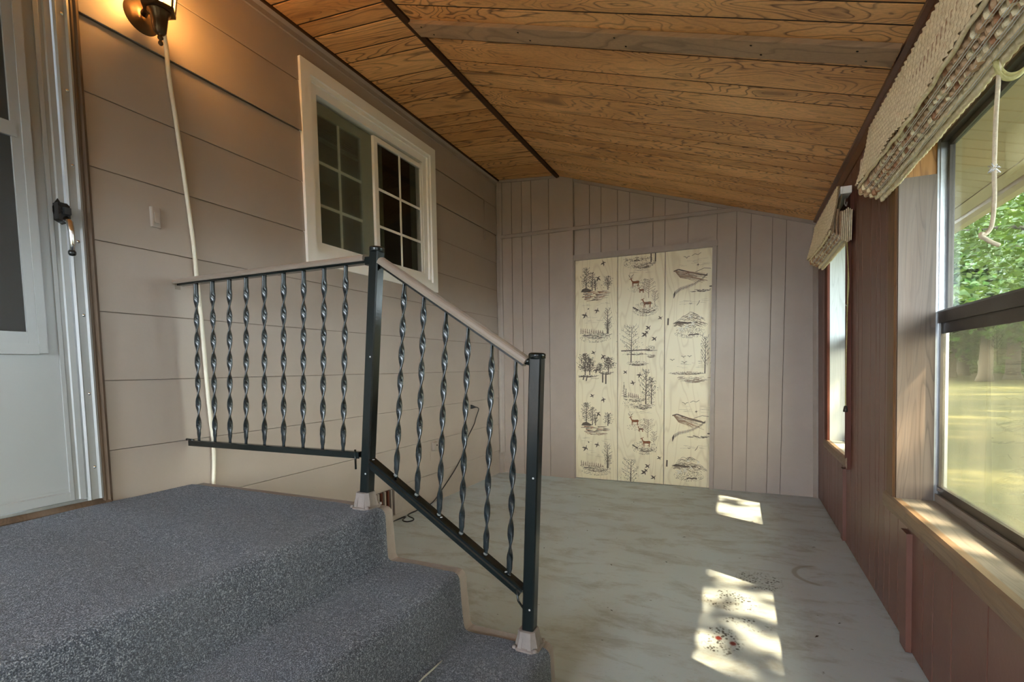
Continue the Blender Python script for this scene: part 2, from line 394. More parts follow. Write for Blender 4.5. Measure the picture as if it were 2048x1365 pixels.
for i in range(len(rows) - 1):
    z0, z1 = rows[i], rows[i + 1]
    t = .020 if abs(z0 - 2.40) < .01 else .0095
    segs = [(YF, .035)] if z1 > .55 else [(YF, YB - .055)]
    if z1 > .55:
        if z0 < WIN[3] and z1 > WIN[2]:
            segs += [(1.10, 2.165), (3.395, 4.262 if i == 10 else YB - .055)]
            if i == 10: segs += [(4.266, YB - .055)]
        else: segs += [(1.10, YB - .055)]
    for k, (a, b) in enumerate(segs):
        tt = .016 if (i == 10 and 3 < a < 4.2) else t
        siding(a, b, z0, z1, tt)
siding(2.165, 3.395, 1.585, 1.735, .0095); siding(2.165, 3.395, 2.745, 2.945, .0095)

MB().tube([(XL + .018, 4.264, 2.665), (XL + .014, 4.268, 2.56), (XL + .016, 4.262, 2.44), (XL + .014, 4.270, 2.37), (XL + .018, 4.274, 2.30)], [.004, .0035, .003, .0035, .006], 6).build('caulk_strip', M['taupe_trim'], wall_left)
# back wall of vertical boards, each cut to the ceiling
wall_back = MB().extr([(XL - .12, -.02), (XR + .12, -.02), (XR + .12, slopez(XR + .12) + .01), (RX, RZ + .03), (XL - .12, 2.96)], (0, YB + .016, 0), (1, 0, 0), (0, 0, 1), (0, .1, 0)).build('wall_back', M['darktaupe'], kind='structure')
gx = [-2.245, -2.09, -1.979, -1.877, -1.693, -1.449, -1.299, -1.189, -1.036, -.927, -.72, -.617, -.424, -.191, -.04, .069, .228, .328, .60]
for a, b in zip(gx, gx[1:]):
    z0 = 2.11 if (a > -1.46 and b < -.19) else 0.0
    g = .0022
    xs = [a + g] + ([RX] if a < RX < b else []) + [b - g]
    prof = [(a + g, z0), (b - g, z0)] + [(x, ceilz(x) - .004) for x in reversed(xs)]
    mb = MB().extr(prof, (0, YB, 0), (1, 0, 0), (0, 0, 1), (0, .014, 0))
    if b < -1.44: mb.map(lambda p: Vector((p.x, p.y - .004 - (p.x + 2.245) * .040, p.z)))
    mb.build('wall_plank', M['taupe2'], wall_back)
MB().box((-1.4535, YB - .036, 0), (-1.449, YB + .014, ceilz(-1.45) - .004)).build('sheet_edge', M['taupe2'], wall_back)

# right wall: leaning sheathing with openings and red-brown boards
RW = [(a, b, .512, 1.929) for a, b in ((1.354, 2.4), (3.309, 4.037), (-1.321, -.279), (-2.721, -1.679))]
wall_right = holes_wall('wall_right', lambda a, c, b, d: ((XR + .0045, a, c), (XR + .125, b, d)), YF, YB + .02, -.02, 2.22, RW, M['darkred'], LEAN)
ry = [YF, -2.721, -2.2, -1.679, -1.5, -1.321, -.8, -.279, -.1, .1, .3, .5, .7, .9, 1.1, 1.24, 1.354, 1.594, 1.827, 1.983, 2.078, 2.255, 2.379, 2.50, 2.585, 2.681, 2.745, 2.85, 3.032, 3.119, 3.176, 3.30, 3.43, 3.56, 3.699, 3.808, 3.944, 4.02, 4.113, 4.322, YB]
for a, b in zip(ry, ry[1:]):
    g = .0034
    zs = [(0.0, 2.2)]
    for h in RW:
        if a < h[1] - .025 and b > h[0] + .025: zs = [(0.0, h[2]), (h[3], 2.2)]
    for c, d in zs:
        MB().box((XR, a + g, c + .009), (XR + .011, b - g, d)).map(LEAN).build('wall_plank', M['redbrown'], wall_right)

# ceiling : flat strip by the house, then the slope
def yrun(front):
    ys = list(front); pat = [.162, .111, .107, .252, .155, .11, .215, .13]; k = 0
    while ys[0] > YF + .12: ys.insert(0, ys[0] - pat[k % 8]); k += 1
    return [YF] + ys
ceiling = MB().extr([(RX, RZ + .0028), (XR + .09, slopez(XR + .09) + .0028), (XR + .09, slopez(XR + .09) + .09), (RX, RZ + .09)], (0, YF, 0), (1, 0, 0), (0, 0, 1), (0, YB + .1 - YF, 0)).build('ceiling', M['darkgap'], kind='structure')
ysR = yrun([2.013, 2.124, 2.393, 2.609, 2.721, 2.9, 3.154, 3.311, 3.416, 3.546, 3.663, 3.857, 3.966, 4.153, 4.399, YB])
d = Vector((1, 0, SL)).normalized(); nrm = Vector((-d.z, 0, d.x))
xa, xb = RX + .01, XR + .02
for a, b in zip(ysR, ysR[1:]):
    c = Vector(((xa + xb) / 2, (a + b) / 2, (slopez(xa) + slopez(xb)) / 2)) + nrm * .007
    MB().obox(c, d, (0, 1, 0), nrm, (xb - xa) / 2 / d.x, (b - a) / 2 - .0052, .007, 0, .0015).build('ceiling_plank', M['ceil'], ceiling, loc=(xa, (a + b) / 2, slopez(xa)))
ceiling_flat = MB().extr([(XL - .1, 2.9535), (RX, RZ + .0028), (RX, RZ + .09), (XL - .1, 3.03)], (0, YF, 0), (1, 0, 0), (0, 0, 1), (0, YB + .1 - YF, 0)).build('ceiling', M['darkgap'], kind='structure')
ysL = yrun([1.934, 2.096, 2.207, 2.369, 2.47, 2.68, 2.781, 2.975, 3.21, 3.376, 3.487, 3.639, 3.75, 3.972, 4.067, 4.246, 4.48, YB])
d2 = Vector((RX - XL, 0, RZ - 2.942)).normalized(); n2 = Vector((-d2.z, 0, d2.x))
for a, b in zip(ysL, ysL[1:]):
    c = Vector(((XL + RX) / 2, (a + b) / 2, (2.942 + RZ) / 2)) + n2 * .007
    MB().obox(c, d2, (0, 1, 0), n2, (RX - XL) / 2, (b - a) / 2 - .0052, .007, 0, .0015).build('ceiling_plank', M['ceil'], ceiling_flat, loc=(XL, (a + b) / 2, 2.942))

# unseen end wall behind the camera; wide opening added to bring in daylight
holes_wall('wall_front', lambda a, c, b, d: ((a, YF - .1, c), (b, YF, d)), XL - .1, XR + .1, -.02, 3.0, [(-1.75, -.35, .75, 2.10)], M['taupe2'])
# trims
MB().extr([(-.022, .006), (.026, -.006), (.026, -.022), (.0, -.028), (-.022, -.010)], (RX + .0, YF, RZ), (1, 0, 0), (0, 0, 1), (0, YB - YF, 0)).build('trim_1', M['ridge'], kind='structure')
tl = MB().extr([(0, 0), (.030, -.001), (.030, -.006), (.012, -.028), (.012, -.055), (0, -.058)], (XL + .004, YF, 2.938), (1, 0, 0), (0, 0, 1), (0, YB - YF, 0)).build('trim_2', M['taupe_trim'], kind='structure')
MB().box((XL + .030, YF, 2.926), (XL + .040, YB, 2.941)).build('shadow_bead', M['ridge'], tl)
for k in range(9):
    y = 1.62 + k * .36 + random.uniform(-.05, .05)
    MB().lathe([(0, .004), (.004, .003), (.006, 0)], (XL + .016, y, 2.886 + random.uniform(-.004, .004)), (1, 0, 0), 8).build('nail_head', M['taupe_trim'], tl)
tr = MB().extr([(.512, slopez(.512)), (.556, slopez(.556)), (.556, slopez(.556) - .055), (.542, slopez(.556) - .053), (.530, slopez(.512) - .022), (.512, slopez(.512) - .014)], (0, YF, 0), (1, 0, 0), (0, 0, 1), (0, YB - YF, 0)).build('trim_3', M['crownbrown'], kind='structure')
# slim mouldings on the back wall
MB().obox(((-2.2 - .03) / 2, YB - .030, 2.372), (1, 0, -.0101), (0, 1, 0), (0.0101, 0, 1), 1.085, .006, .017, 0, .004).build('trim_4', M['taupe_trim'], kind='structure')
MB().obox(((XL + RX) / 2, YB - .028, (2.942 + RZ) / 2 - .014), d2, (0, 1, 0), n2, (RX - XL) / 2, .006, .012).build('trim_5', M['taupe_trim'], kind='structure')
MB().obox(((RX + XR) / 2, YB - .008, slopez((RX + XR) / 2) - .014), d, (0, 1, 0), nrm, (XR - RX) / 2 / d.x, .007, .013).build('trim_6', M['taupe_trim'], kind='structure')
MB().extr([(0, 0), (.052, 0), (.052, -.012), (.030, -.018), (.014, -.034), (0, -.034)], (XL + .004, YB - .008, .21), (1, 0, 0), (0, 1, 0), (0, 0, 2.71)).build('trim_7', M['taupe_trim'], kind='structure')
MB().box((XL + .004, YB - .05, 0), (XL + .05, YB - .006, .21)).build('trim_8', M['taupe_trim'], kind='structure')
MB().extr([(0, 0), (-.034, 0), (-.034, -.010), (-.012, -.030), (0, -.030)], (XR - .002, YB - .001, 0), (1, 0, 0), (0, 1, 0), (0, 0, 2.15)).map(LEAN).build('trim_9', M['taupe_trim'], kind='structure')

# ------------------------------------------------------------------ slider window in the house wall
def house_window():
    w1 = empty('window_1', (XL, 2.78, 1.75), kind='structure')
    y0, y1, z0, z1 = 2.114, 3.430, 1.690, 2.800
    xf = XL + .026
    def ring(name, a, b, c, d_, t, x0, x1, mat, ch=.004):
        box(name, (x0, a, c), (x1, a + t, d_), mat, w1); box(name, (x0, b - t, c), (x1, b, d_), mat, w1)
        box(name, (x0, a + t, d_ - t), (x1, b - t, d_), mat, w1); box(name, (x0, a + t, c), (x1, b - t, c + t), mat, w1)
    ring('casing', y0, y1, z0, z1, .066, XL - .01, xf, M['white_vinyl'])
    ring('brick_moulding', y0 + .058, y1 - .058, z0 + .058, z1 - .058, .030, XL - .02, XL + .012, M['white_vinyl'])
    ring('window_frame', y0 + .086, y1 - .086, z0 + .086, z1 - .086, .050, XL - .07, XL - .004, M['white_vinyl'])
    ga, gb, gc, gd = y0 + .136, y1 - .136, z0 + .112, 2.642
    # left (sliding) sash sits behind the right one
    xs = XL - .042
    def sash(a, b, x, mats, stl, str_, topz):
        s = box('sash', (x - .012, a, gc), (x + .012, a + stl, gd), mats, w1)
        box('stile', (x - .012, b - str_, gc), (x + .012, b, gd), mats, s)
        box('rail', (x - .012, a + stl, topz), (x + .012, b - str_, gd), mats, s)
        box('rail', (x - .012, a + stl, gc), (x + .012, b - str_, gc + .012), mats, s)
        return s
    s1 = sash(ga, 2.752, xs, M['grey_vinyl'], .008, .112, 2.580)
    s2 = sash(2.742, gb, XL - .020, M['white_vinyl'], .036, .022, 2.612)
    for s, a, b, x, top in ((s1, ga + .008, 2.640, xs, 2.58), (s2, 2.778, gb - .022, XL - .020, 2.612)):
        box('pane', (x - .003, a, gc + .012), (x, b, top), M['glass'], s)
        m = (a + b) / 2
        box('muntin', (x + .001, m - .008, gc + .012), (x + .006, m + .008, top), M['white_vinyl'], s)
        for z in (2.056, 2.305): box('muntin', (x + .001, a, z - .008), (x + .0065, b, z + .008), M['white_vinyl'], s)
    box('insect_screen', (XL - .0290, ga + .002, gc), (XL - .0285, 2.742, gd), M['screen'], w1)
    # the dim room behind
    rm = MB()
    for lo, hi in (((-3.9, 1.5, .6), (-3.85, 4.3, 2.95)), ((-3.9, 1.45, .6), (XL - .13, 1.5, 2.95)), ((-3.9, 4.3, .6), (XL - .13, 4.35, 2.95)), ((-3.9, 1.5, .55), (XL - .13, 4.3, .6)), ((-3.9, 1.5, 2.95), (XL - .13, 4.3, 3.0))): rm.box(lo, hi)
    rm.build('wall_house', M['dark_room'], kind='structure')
    cu = empty('curtain', (XL - .17, 3.2, 1.72), label='pale gathered curtain hanging in the house window beside its far edge', cat='curtain')
    def drape(a, b):
        n = 26; vs_ = []
        for i in range(n + 1):
            y = a + (b - a) * i / n; x = XL - .17 + .018 * math.sin(i * 1.25)
            vs_ += [(x, y, 1.66), (x, y, 2.72)]
        return MB().add(vs_, [(2 * i, 2 * i + 2, 2 * i + 3, 2 * i + 1) for i in range(n)], 0, True)
    drape(3.36, 3.50).build('drape', M['curtain'], cu)
    MB().tube([(XL - .17, 2.1, 2.73), (XL - .17, 3.42, 2.73)], .008).build('rod', M['grey_vinyl'], cu)
    cu2 = empty('curtain', (XL - .17, 2.7, 1.72), label='pale gathered curtain hanging behind the centre bar of the house window', cat='curtain')
    drape(2.80, 3.005).build('drape', M['curtain'], cu2)
    bl = empty('mini_blind', (XL - .12, 2.5, 2.62), label='raised grey mini blind stacked at the top of the left house pane', cat='blind')
    for k in range(5): box('slat', (XL - .135, 2.24, 2.500 + k * .014), (XL - .105, 2.72, 2.506 + k * .014), M['dark_room'], bl)
    box('bottom_rail', (XL - .135, 2.24, 2.482), (XL - .105, 2.72, 2.496), M['grey_vinyl'], bl)
house_window()

# ------------------------------------------------------------------ white storm door
def storm_door():
    dr = empty('door_1', (XL, .58, .60), kind='structure')
    X0 = XL + .004
    # brown brick moulding right of the frame
    mo = MB().extr([(0, 0), (.030, 0), (.034, .006), (.030, .014), (.034, .022), (.024, .034), (.012, .036), (0, .036)], (X0 - .01, 1.066, .578), (1, 0, 0), (0, 1, 0), (0, 0, 2.14)).build('brick_moulding', M['mouldwood'], dr)
    MB().extr([(0, 0), (.030, 0), (.034, .006), (.024, .034), (0, .036)], (X0 - .01, .094, .578), (1, 0, 0), (0, -1, 0), (0, 0, 2.14)).build('brick_moulding', M['mouldwood'], dr)
    box('brick_moulding', (X0 - .01, .06, 2.66), (X0 + .022, 1.10, 2.70), M['mouldwood'], dr)
    # aluminium Z-bar frame
    for a, b, sgn in ((1.018, 1.066, 1), (.094, .142, -1)):
        fr = MB().extr([(0, 0), (.022, 0), (.028, .006), (.022, .012), (.022, .034), (.028, .040), (.024, .048), (0, .048)] , (X0, a, .602), (1, 0, 0), (0, 1, 0), (0, 0, 2.05)).build('door_frame', M['white_door'], dr)
        for z in (.724, 1.002, 1.293, 1.561, 1.832, 2.094, 2.357):
            MB().lathe([(0, .003), (.004, .002), (.0058, 0)], (X0 + .022, (a + b) / 2 + .004, z), (1, 0, 0), 10).build('screw', M['chrome'], fr)
    box('door_frame', (X0, .142, 2.61), (X0 + .026, 1.018, 2.652), M['white_door'], dr)
    # door slab : stiles, rails, kick panel
    xd = X0 + .002
    s = box('door_slab', (xd - .03, .146, .612), (xd + .012, 1.014, 2.605), M['white_door'], dr)
    # opening for glass is modelled as a raised sash over the slab
    for (a, b, c, e, h) in ((.965, 1.012, .614, 2.60, .019), (.148, .20, .614, 2.60, .019)):
        MB().extr([(0, 0), (h, 0), (h, .012), (h - .004, .016), (h - .004, .026), (h, .030), (h, b - a), (0, b - a)], (xd, a, c), (1, 0, 0), (0, 1, 0), (0, 0, e - c)).build('stile', M['white_door'], s)
    MB().extr([(0, 0), (.018, 0), (.018, .030), (.013, .034), (.013, .042), (0, .046)], (xd, .200, .614), (1, 0, 0), (0, 0, 1), (0, .765, 0)).build('kick_rail', M['white_door'], s)
    box('seam_rail', (xd, .925, 1.166), (xd + .0135, .966, 1.170), M['white_door'], s)
    # window insert
    ya, yb_, za, zb = .27, .930, 1.150, 2.50
    ins = box('window_insert', (xd + .008, yb_ - .024, za), (xd + .030, yb_, zb), M['white_door'], dr)
    box('insert_bar', (xd + .008, ya, za), (xd + .030, ya + .024, zb), M['white_door'], ins)
    box('insert_bar', (xd + .008, ya, za - .004), (xd + .028, yb_ - .024, za + .034), M['white_door'], ins)
    box('insert_bar', (xd + .008, ya, zb - .03), (xd + .028, yb_ - .024, zb), M['white_door'], ins)
    box('insert_bar', (xd + .008, yb_ - .050, za + .034), (xd + .024, yb_ - .024, zb - .03), M['white_door'], ins)
    box('insert_bar', (xd + .008, ya, za + .034), (xd + .022, yb_ - .028, za + .072), M['white_door'], ins)
    mr = box('meeting_bar', (xd + .006, ya, 1.868), (xd + .026, yb_ - .036, 1.915), M['white_door'], ins)
    box('screen_pane', (xd + .0145, ya + .02, za + .06), (xd + .0150, yb_ - .04, zb - .02), M['doorscreen'], ins)
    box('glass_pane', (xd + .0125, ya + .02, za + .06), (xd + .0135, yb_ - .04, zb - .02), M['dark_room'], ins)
    # threshold
    th = MB().extr([(0, 0), (.045, 0), (.050, .006), (.030, .024), (0, .026)], (X0 - .02, .09, .576), (1, 0, 0), (0, 0, 1), (0, 1.0, 0)).build('threshold', M['mouldwood'], dr)
    MB().box((X0 - .01, .09, .600), (X0 + .016, 1.04, .610)).build('sill_strip', M['alu'], th)
    # pull handle : escutcheon, thumb latch, grip with ball end
    xh = xd + .019
    hd = MB().extr([(-.014, 1.640), (.010, 1.640), (.016, 1.650), (.016, 1.668), (.010, 1.682), (.0, 1.700), (-.010, 1.683), (-.016, 1.668), (-.016, 1.652)], (xh, .992, 0), (0, 1, 0), (0, 0, 1), (.004, 0, 0)).build('door_handle', M['blackmetal'], dr)
    MB().extr([(-.016, 1.622), (.006, 1.610), (.018, 1.622), (.018, 1.672), (.010, 1.680), (-.016, 1.680)], (xh, .994, 0), (0, 1, 0), (0, 0, 1), (.034, 0, 0)).build('latch_case', M['blackmetal'], hd)
    MB().box((xh + .034, .990, 1.640), (xh + .046, 1.010, 1.664)).build('thumb_button', M['black'], hd)
    MB().tube([(xh + .024, 1.000, 1.632), (xh + .050, 1.000, 1.612), (xh + .056, 1.001, 1.580), (xh + .052, 1.003, 1.540), (xh + .045, 1.004, 1.512)], [.010, .0105, .009, .0075, .007], 10).build('grip', M['chrome'], hd)
    MB().lathe([(0, -.012), (.008, -.010), (.0115, -.004), (.0115, .004), (.008, .010), (0, .012)], (xh + .044, 1.004, 1.508), (0, 0, 1), 12).build('grip_ball', M['blackmetal'], hd)
storm_door()

# ------------------------------------------------------------------ windows in the outer wall
def outer_window(num, y0, y1, jm, sm, detail):
    z0, z1 = .545, 1.906
    w_ = empty('window_%d' % num, (XR, (y0 + y1) / 2, z0), kind='structure')
    def B(name, lo, hi, mat, par=w_, ch=0, label=None): return MB().box(lo, hi, 0, ch).map(LEAN).build(name, mat, par, label=label)
    xi, xg = XR - .018, XR + .118
    painted = jm is M['white_wood']
    sill = B('sill', (xi + .001, y0 - .004, z0 - .032), (xg, y1 + .004, z0), sm)
    # jambs
    B('jamb', (xi + .004, y1, z0), (xg + .02, y1 + .02, z1), jm if painted else M['jambwood'])
    B('jamb', (xi + .004, y0 - .02, z0), (xg + .02, y0, z1), jm if painted else M['jambwood'])
    if not painted:
        MB().box((xi + .008, y1 - .012, z0 + .001), (XR + .108, y1 + .001, 1.782)).map(LEAN).build('jamb_board', M['greywoodZ'], w_, label='sun-greyed weathered board facing the jamb')
        MB().box((xi + .008, y0 - .001, z0 + .001), (XR + .108, y0 + .012, 1.782)).map(LEAN).build('jamb_board', M['greywoodZ'], w_)
    B('head_jamb', (xi + .004, y0, z1), (xg + .02, y1, z1 + .022), jm if painted else M['headwood'])
    # casings, front edge eased
    cw = .105
    side = M['redtrim'] if detail == 'far' else M['casingwood']
    prof = [(0, 0), (-.014, 0), (-.019, .005), (-.019, cw - .012), (-.014, cw - .003), (0, cw)]
    MB().extr(prof, (XR, y1 - .001, z0 - .068), (1, 0, 0), (0, 1, 0), (0, 0, z1 - z0 + .16)).map(LEAN).build('casing', side, w_)
    MB().extr([(a, -b) for a, b in prof] if detail != 'far' else [(0, 0), (-.024, 0), (-.024, -.030), (0, -.034)], (XR, y0 + .001, z0 - .068), (1, 0, 0), (0, 1, 0), (0, 0, z1 - z0 + .16)).map(LEAN).build('casing', side, w_)
    MB().extr(prof, (XR, y0 - .1, z1 - .001), (1, 0, 0), (0, 0, 1), (0, y1 - y0 + .2, 0)).map(LEAN).build('casing', side, w_)
    e0, e1 = (y0 - .03, y1 + .09) if detail == 'far' else (y0 - .115, y1 + .115)
    sp = [(.004, .001), (-.018, .001), (-.026, -.008), (-.028, -.040), (-.022, -.062), (-.012, -.070), (.004, -.070)]
    MB().extr(sp, (XR, e0, z0), (1, 0, 0), (0, 0, 1), (0, e1 - e0, 0)).map(LEAN).build('sill_casing', M['sillwood'], w_)
    # aluminium frame and the two sashes
    fr = B('track_frame', (xg - .002, y1 - .016, z0), (xg + .030, y1, z1), M['alu'])
    B('track', (xg - .010, y1 - .010, z0), (xg - .002, y1 - .003, z1), M['alu'], fr)
    B('track_frame', (xg - .002, y0, z0), (xg + .030, y0 + .016, z1), M['alu'])
    B('track_frame', (xg - .002, y0 + .016, z1 - .014), (xg + .030, y1 - .016, z1), M['bronze'])
    lowf = B('sill_frame', (xg - .006, y0 + .003, z0), (xg + .030, y1 - .003, z0 + .030), M['greywoodY'] if not painted else M['alu'])
    B('track', (xg + .002, y0 + .016, z0 + .030), (xg + .010, y1 - .016, z0 + .042), M['bronze'], lowf)
    up = B('upper_sash', (xg + .018, y1 - .036, 1.262), (xg + .034, y1 - .016, z1 - .014), M['bronze'])
    B('stile', (xg + .018, y0 + .016, 1.262), (xg + .034, y0 + .036, z1 - .014), M['bronze'], up)
    B('rail', (xg + .018, y0 + .036, z1 - .034), (xg + .034, y1 - .036, z1 - .014), M['bronze'], up)
    B('pane', (xg + .025, y0 + .036, 1.262), (xg + .0265, y1 - .036, z1 - .034), M['glass'], up)
    lo_ = B('lower_sash', (xg + .000, y1 - .032, z0 + .042), (xg + .016, y1 - .016, 1.238), M['bronze'])
    B('stile', (xg + .000, y0 + .016, z0 + .042), (xg + .016, y0 + .032, 1.238), M['bronze'], lo_)
    B('rail', (xg - .002, y0 + .016, z0 + .042), (xg + .016, y1 - .016, z0 + .064), M['bronze'], lo_)
    MB().extr([(0, 0), (.022, 0), (.022, .042), (.006, .048), (0, .040)], (xg - .006, y0 + .010, 1.228), (1, 0, 0), (0, 0, 1), (0, y1 - y0 - .020, 0)).map(LEAN).build('meeting_rail', M['bronze'], lo_)
    B('lower_lip', (xg + .004, y0 + .032, 1.188), (xg + .010, y1 - .032, 1.230), M['bronze'], lo_)
    B('pane', (xg + .007, y0 + .032, z0 + .064), (xg + .0085, y1 - .032, 1.190), M['hazy'], lo_)
    if detail == 'near':
        B('latch', (xg - .008, y1 - .075, z0 + .050), (xg + .000, y1 - .045, z0 + .060), M['chrome'], lo_)
    return w_
outer_window(2, 1.375, 2.379, M['greywoodZ'], M['greywoodY'], 'near')
outer_window(3, 3.33, 4.016, M['white_wood'], M['white_wood'], 'far')
outer_window(4, -1.3, -.3, M['greywoodZ'], M['greywoodY'], 'plain')  # unseen window behind the camera, added for more daylight inside
outer_window(5, -2.7, -1.7, M['greywoodZ'], M['greywoodY'], 'plain')  # second unseen window, also added to brighten the porch
# upright battens below the sills
MB().box((XR - .018, 2.198, .004), (XR + .001, 2.272, .452)).map(LEAN).build('trim_10', M['redbrown'], kind='structure')
MB().box((XR - .018, 3.43, .02), (XR + .001, 3.49, .455)).map(LEAN).build('trim_11', M['redbrown'], kind='structure')

# ------------------------------------------------------------------ steps, carpet
def step_profile(off, rnd, base):
    zl, z1, z2 = .579 + off, .390 + off, .194 + off
    p = [(XL + .024, base), (XL + .024, zl)]
    def nose(x, z):
        return [(x - rnd + rnd * math.sin(a), z - rnd + rnd * math.cos(a)) for a in [R(k * 15) for k in range(7)]]
    def toe(x, z, r):
        return [(x + r - r * math.cos(a), z + r - r * math.sin(a)) for a in [R(k * 30) for k in range(4)]]
    p += nose(-1.160 + off, zl) + toe(-1.150 + off, z1, .018) + nose(-.852 + off, z1) + toe(-.838 + off, z2, .018) + nose(-.530 + off, z2) + [(-.522 + off, base)]
    return p
steps = empty('steps', (-1.4, 1.0, 0), label='painted concrete steps and landing below the white storm door', cat='steps')
MB().extr(step_profile(-.006, .026, 0.0), (0, -.8, 0), (1, 0, 0), (0, 0, 1), (0, 2.254, 0), 0, False, True, 6).build('concrete_flight', M['taupe_step'], steps)
cp = step_profile(0.0, .030, .004)
cpi = [p for p in step_profile(-.0098, .022, .004)]
cb = MB(); ny = 120; yc0, yc1 = -.79, 1.404
top = cp[1:]; n = len(top); vs_ = []
fine = []
for (a, b) in zip(top, top[1:]):
    L = math.hypot(b[0] - a[0], b[1] - a[1]); k = max(1, int(L / .035))
    fine += [(a[0] + (b[0] - a[0]) * i / k, a[1] + (b[1] - a[1]) * i / k) for i in range(k)]
fine.append(top[-1]); n = len(fine)
rc = random.Random(3)
ph = [rc.uniform(0, 6.28) for _ in range(6)]
for j in range(ny + 1):
    y = yc0 + (yc1 - yc0) * j / ny
    for (x, z) in fine:
        wv = .0016 * math.sin(9 * y + 7 * x + ph[0]) + .0012 * math.sin(17 * y - 11 * z + ph[1])
        yy = y + (.004 * math.sin(13 * x + ph[2]) + .003 * math.sin(31 * x + 22 * z) if j == ny else 0)
        vs_.append((x + wv * .5, yy, z + wv))
cb.add(vs_, [(j * n + i, j * n + i + 1, (j + 1) * n + i + 1, (j + 1) * n + i) for j in range(ny) for i in range(n - 1)], 0, True)
edge = [(x, yc1 + .004 * math.sin(13 * x + ph[2]) + .003 * math.sin(31 * x + 22 * z), z) for x, z in fine]
cb.add(edge + [(x - .009, y, z - .010) for x, y, z in edge], [(i, i + 1, n + i + 1, n + i) for i in range(n - 1)])
carpet = cb.build('stair_carpet', M['carpet'], None, loc=(-1.4, .3, .0))
setp(carpet, label='blue-grey looped carpet glued over the landing and steps', cat='carpet')
sc = MB().tube([(-.806, 1.215, .200), (-.806, 1.17, .202), (-.810, 1.12, .200), (-.806, 1.045, .201)], [.0012, .003, .0026, .0014], 6).build('pale_scuff', M['straw'], loc=(-.806, 1.13, .199))  # thin pale strand stands for a scuff on the carpet
setp(sc, label='pale scuff mark built as a thin strand on the lowest carpeted tread', cat='straw')

# ------------------------------------------------------------------ iron railing
rail = empty('stair_railing', (-1.2, 1.40, .579), label='black iron railing with twisted balusters and taupe handrail on the landing', cat='railing')
YR = 1.400
def yr(x, z): return (x * 1.0108, (z - 1.08) * 1.0108 + 1.08)
def P3(x, z, y=YR):
    a, b = yr(x, z); return Vector((a, y, b))
def post(tx, tz, bx, bz, ground):
    t = P3(tx, tz); b = P3(bx, bz); A = (t - b).normalized(); X = Vector((0, 1, 0)).cross(A).normalized(); Y = Vector((0, 1, 0)); h = .0195
    b0 = b - A * ((b.z - ground - .03) / A.z)
    c = (t + b0) / 2
    prof = [(h - .004, h), (h, h - .004), (h, -h + .004), (h - .004, -h), (-h + .004, -h), (-h, -h + .004), (-h, h - .004), (-h + .004, h)]
    po = MB().extr(prof, b0, X, Y, t - b0).build('post', M['iron'], rail)
    MB().lathe([(0, .012), (.020, .012), (.026, .009), (.027, .003), (.026, .001), (.027, -.003), (.024, -.007), (.018, -.008), (0, -.008)], t, A, 28).build('post_cap', M['iron'], po)
    ft = P3(bx, bz) - A * ((P3(bx, bz).z - ground) / A.z)
    mb = MB()
    q = lambda r, z: [(ft + Vector((r * sx, r * sy, z))) for sx, sy in ((-1, -1), (1, -1), (1, 1), (-1, 1))]
    o8 = lambda r, z: [(ft + Vector((r * a, r * b_, z))) for a, b_ in ((-.6, -1), (.6, -1), (1, -.6), (1, .6), (.6, 1), (-.6, 1), (-1, .6), (-1, -.6))]
    lv = [o8(.043, 0.0), o8(.043, .006), o8(.036, .010), o8(.0285, .058), o8(.0240, .060)]
    mb.add([v for l in lv for v in l], [(i * 8 + k, i * 8 + (k + 1) % 8, (i + 1) * 8 + (k + 1) % 8, (i + 1) * 8 + k) for i in range(4) for k in range(8)] + [tuple(range(7, -1, -1)), tuple(32 + k for k in range(8))])
    for ang in range(4):                                            # ribs cast on each face
        ca, sa = round(math.cos(R(90 * ang))), round(math.sin(R(90 * ang)))
        U = Vector((ca, sa, 0)); V = Vector((-sa, ca, 0))
        for s_ in (-1, 1):
            v = [ft + U * a + V * (s_ * b_) + Vector((0, 0, z)) for a, b_, z in ((.0275, .007, .058), (.0275, .016, .058), (.039, .010, .009), (.039, .023, .009), (.022, .007, .058), (.022, .016, .058), (.030, .010, .009), (.030, .023, .009))]
            mb.add(v, [(0, 1, 3, 2), (4, 6, 7, 5), (0, 4, 5, 1), (2, 3, 7, 6), (0, 2, 6, 4), (1, 5, 7, 3)])
    shoe = mb.build('post_shoe', M['shoe'], rail, label='taupe painted cast shoe bolted at the foot of the post')
    for sx, sy in ((-.8, -.8), (.8, -.8), (.8, .8), (-.8, .8)):
        MB().lathe([(0, .009), (.007, .007), (.008, 0)], ft + Vector((sx * .043, sy * .043, .006)), (0, 0, 1), 8).build('bolt', M['shoe'], shoe)
    for zz in (.10, .52):                                           # chips and screw dots
        MB().lathe([(0, .0012), (.003, .001), (.0035, 0)], b0 + A * zz + Y * -h + X * .006, (0, -1, 0), 8).build('screw', M['chip'], po)
    return A
post(-1.1425, 1.487, -1.222, .639, .577)
post(-.5555, 1.112, -.592, .231, .192)
def bar(name, p0, p1, prof, mat, up=(0, 0, 1), par=rail, steps_=1, label=None):
    d_ = (p1 - p0); U = Vector((0, 1, 0)); V = d_.cross(U).normalized()
    if V.z < 0: V = -V
    return MB().extr(prof, p0, U, V, d_, 0, False, True, steps_).build(name, mat, par, label=label)
cap = [(-.021, -.012), (-.023, -.004), (-.021, .004), (-.016, .009), (-.006, .012), (.006, .012), (.016, .009), (.021, .004), (.023, -.004), (.021, -.012), (.013, -.012), (.013, -.006), (-.013, -.006), (-.013, -.012)]
chan = [(-.013, -.020), (.013, -.020), (.013, -.006), (-.013, -.006)]
pa, pb = P3(-2.222, 1.467), P3(-1.188, 1.465)
h1 = bar('handrail', pa, pb, cap, M['railcap'], label='taupe plastic cap on the level handrail')
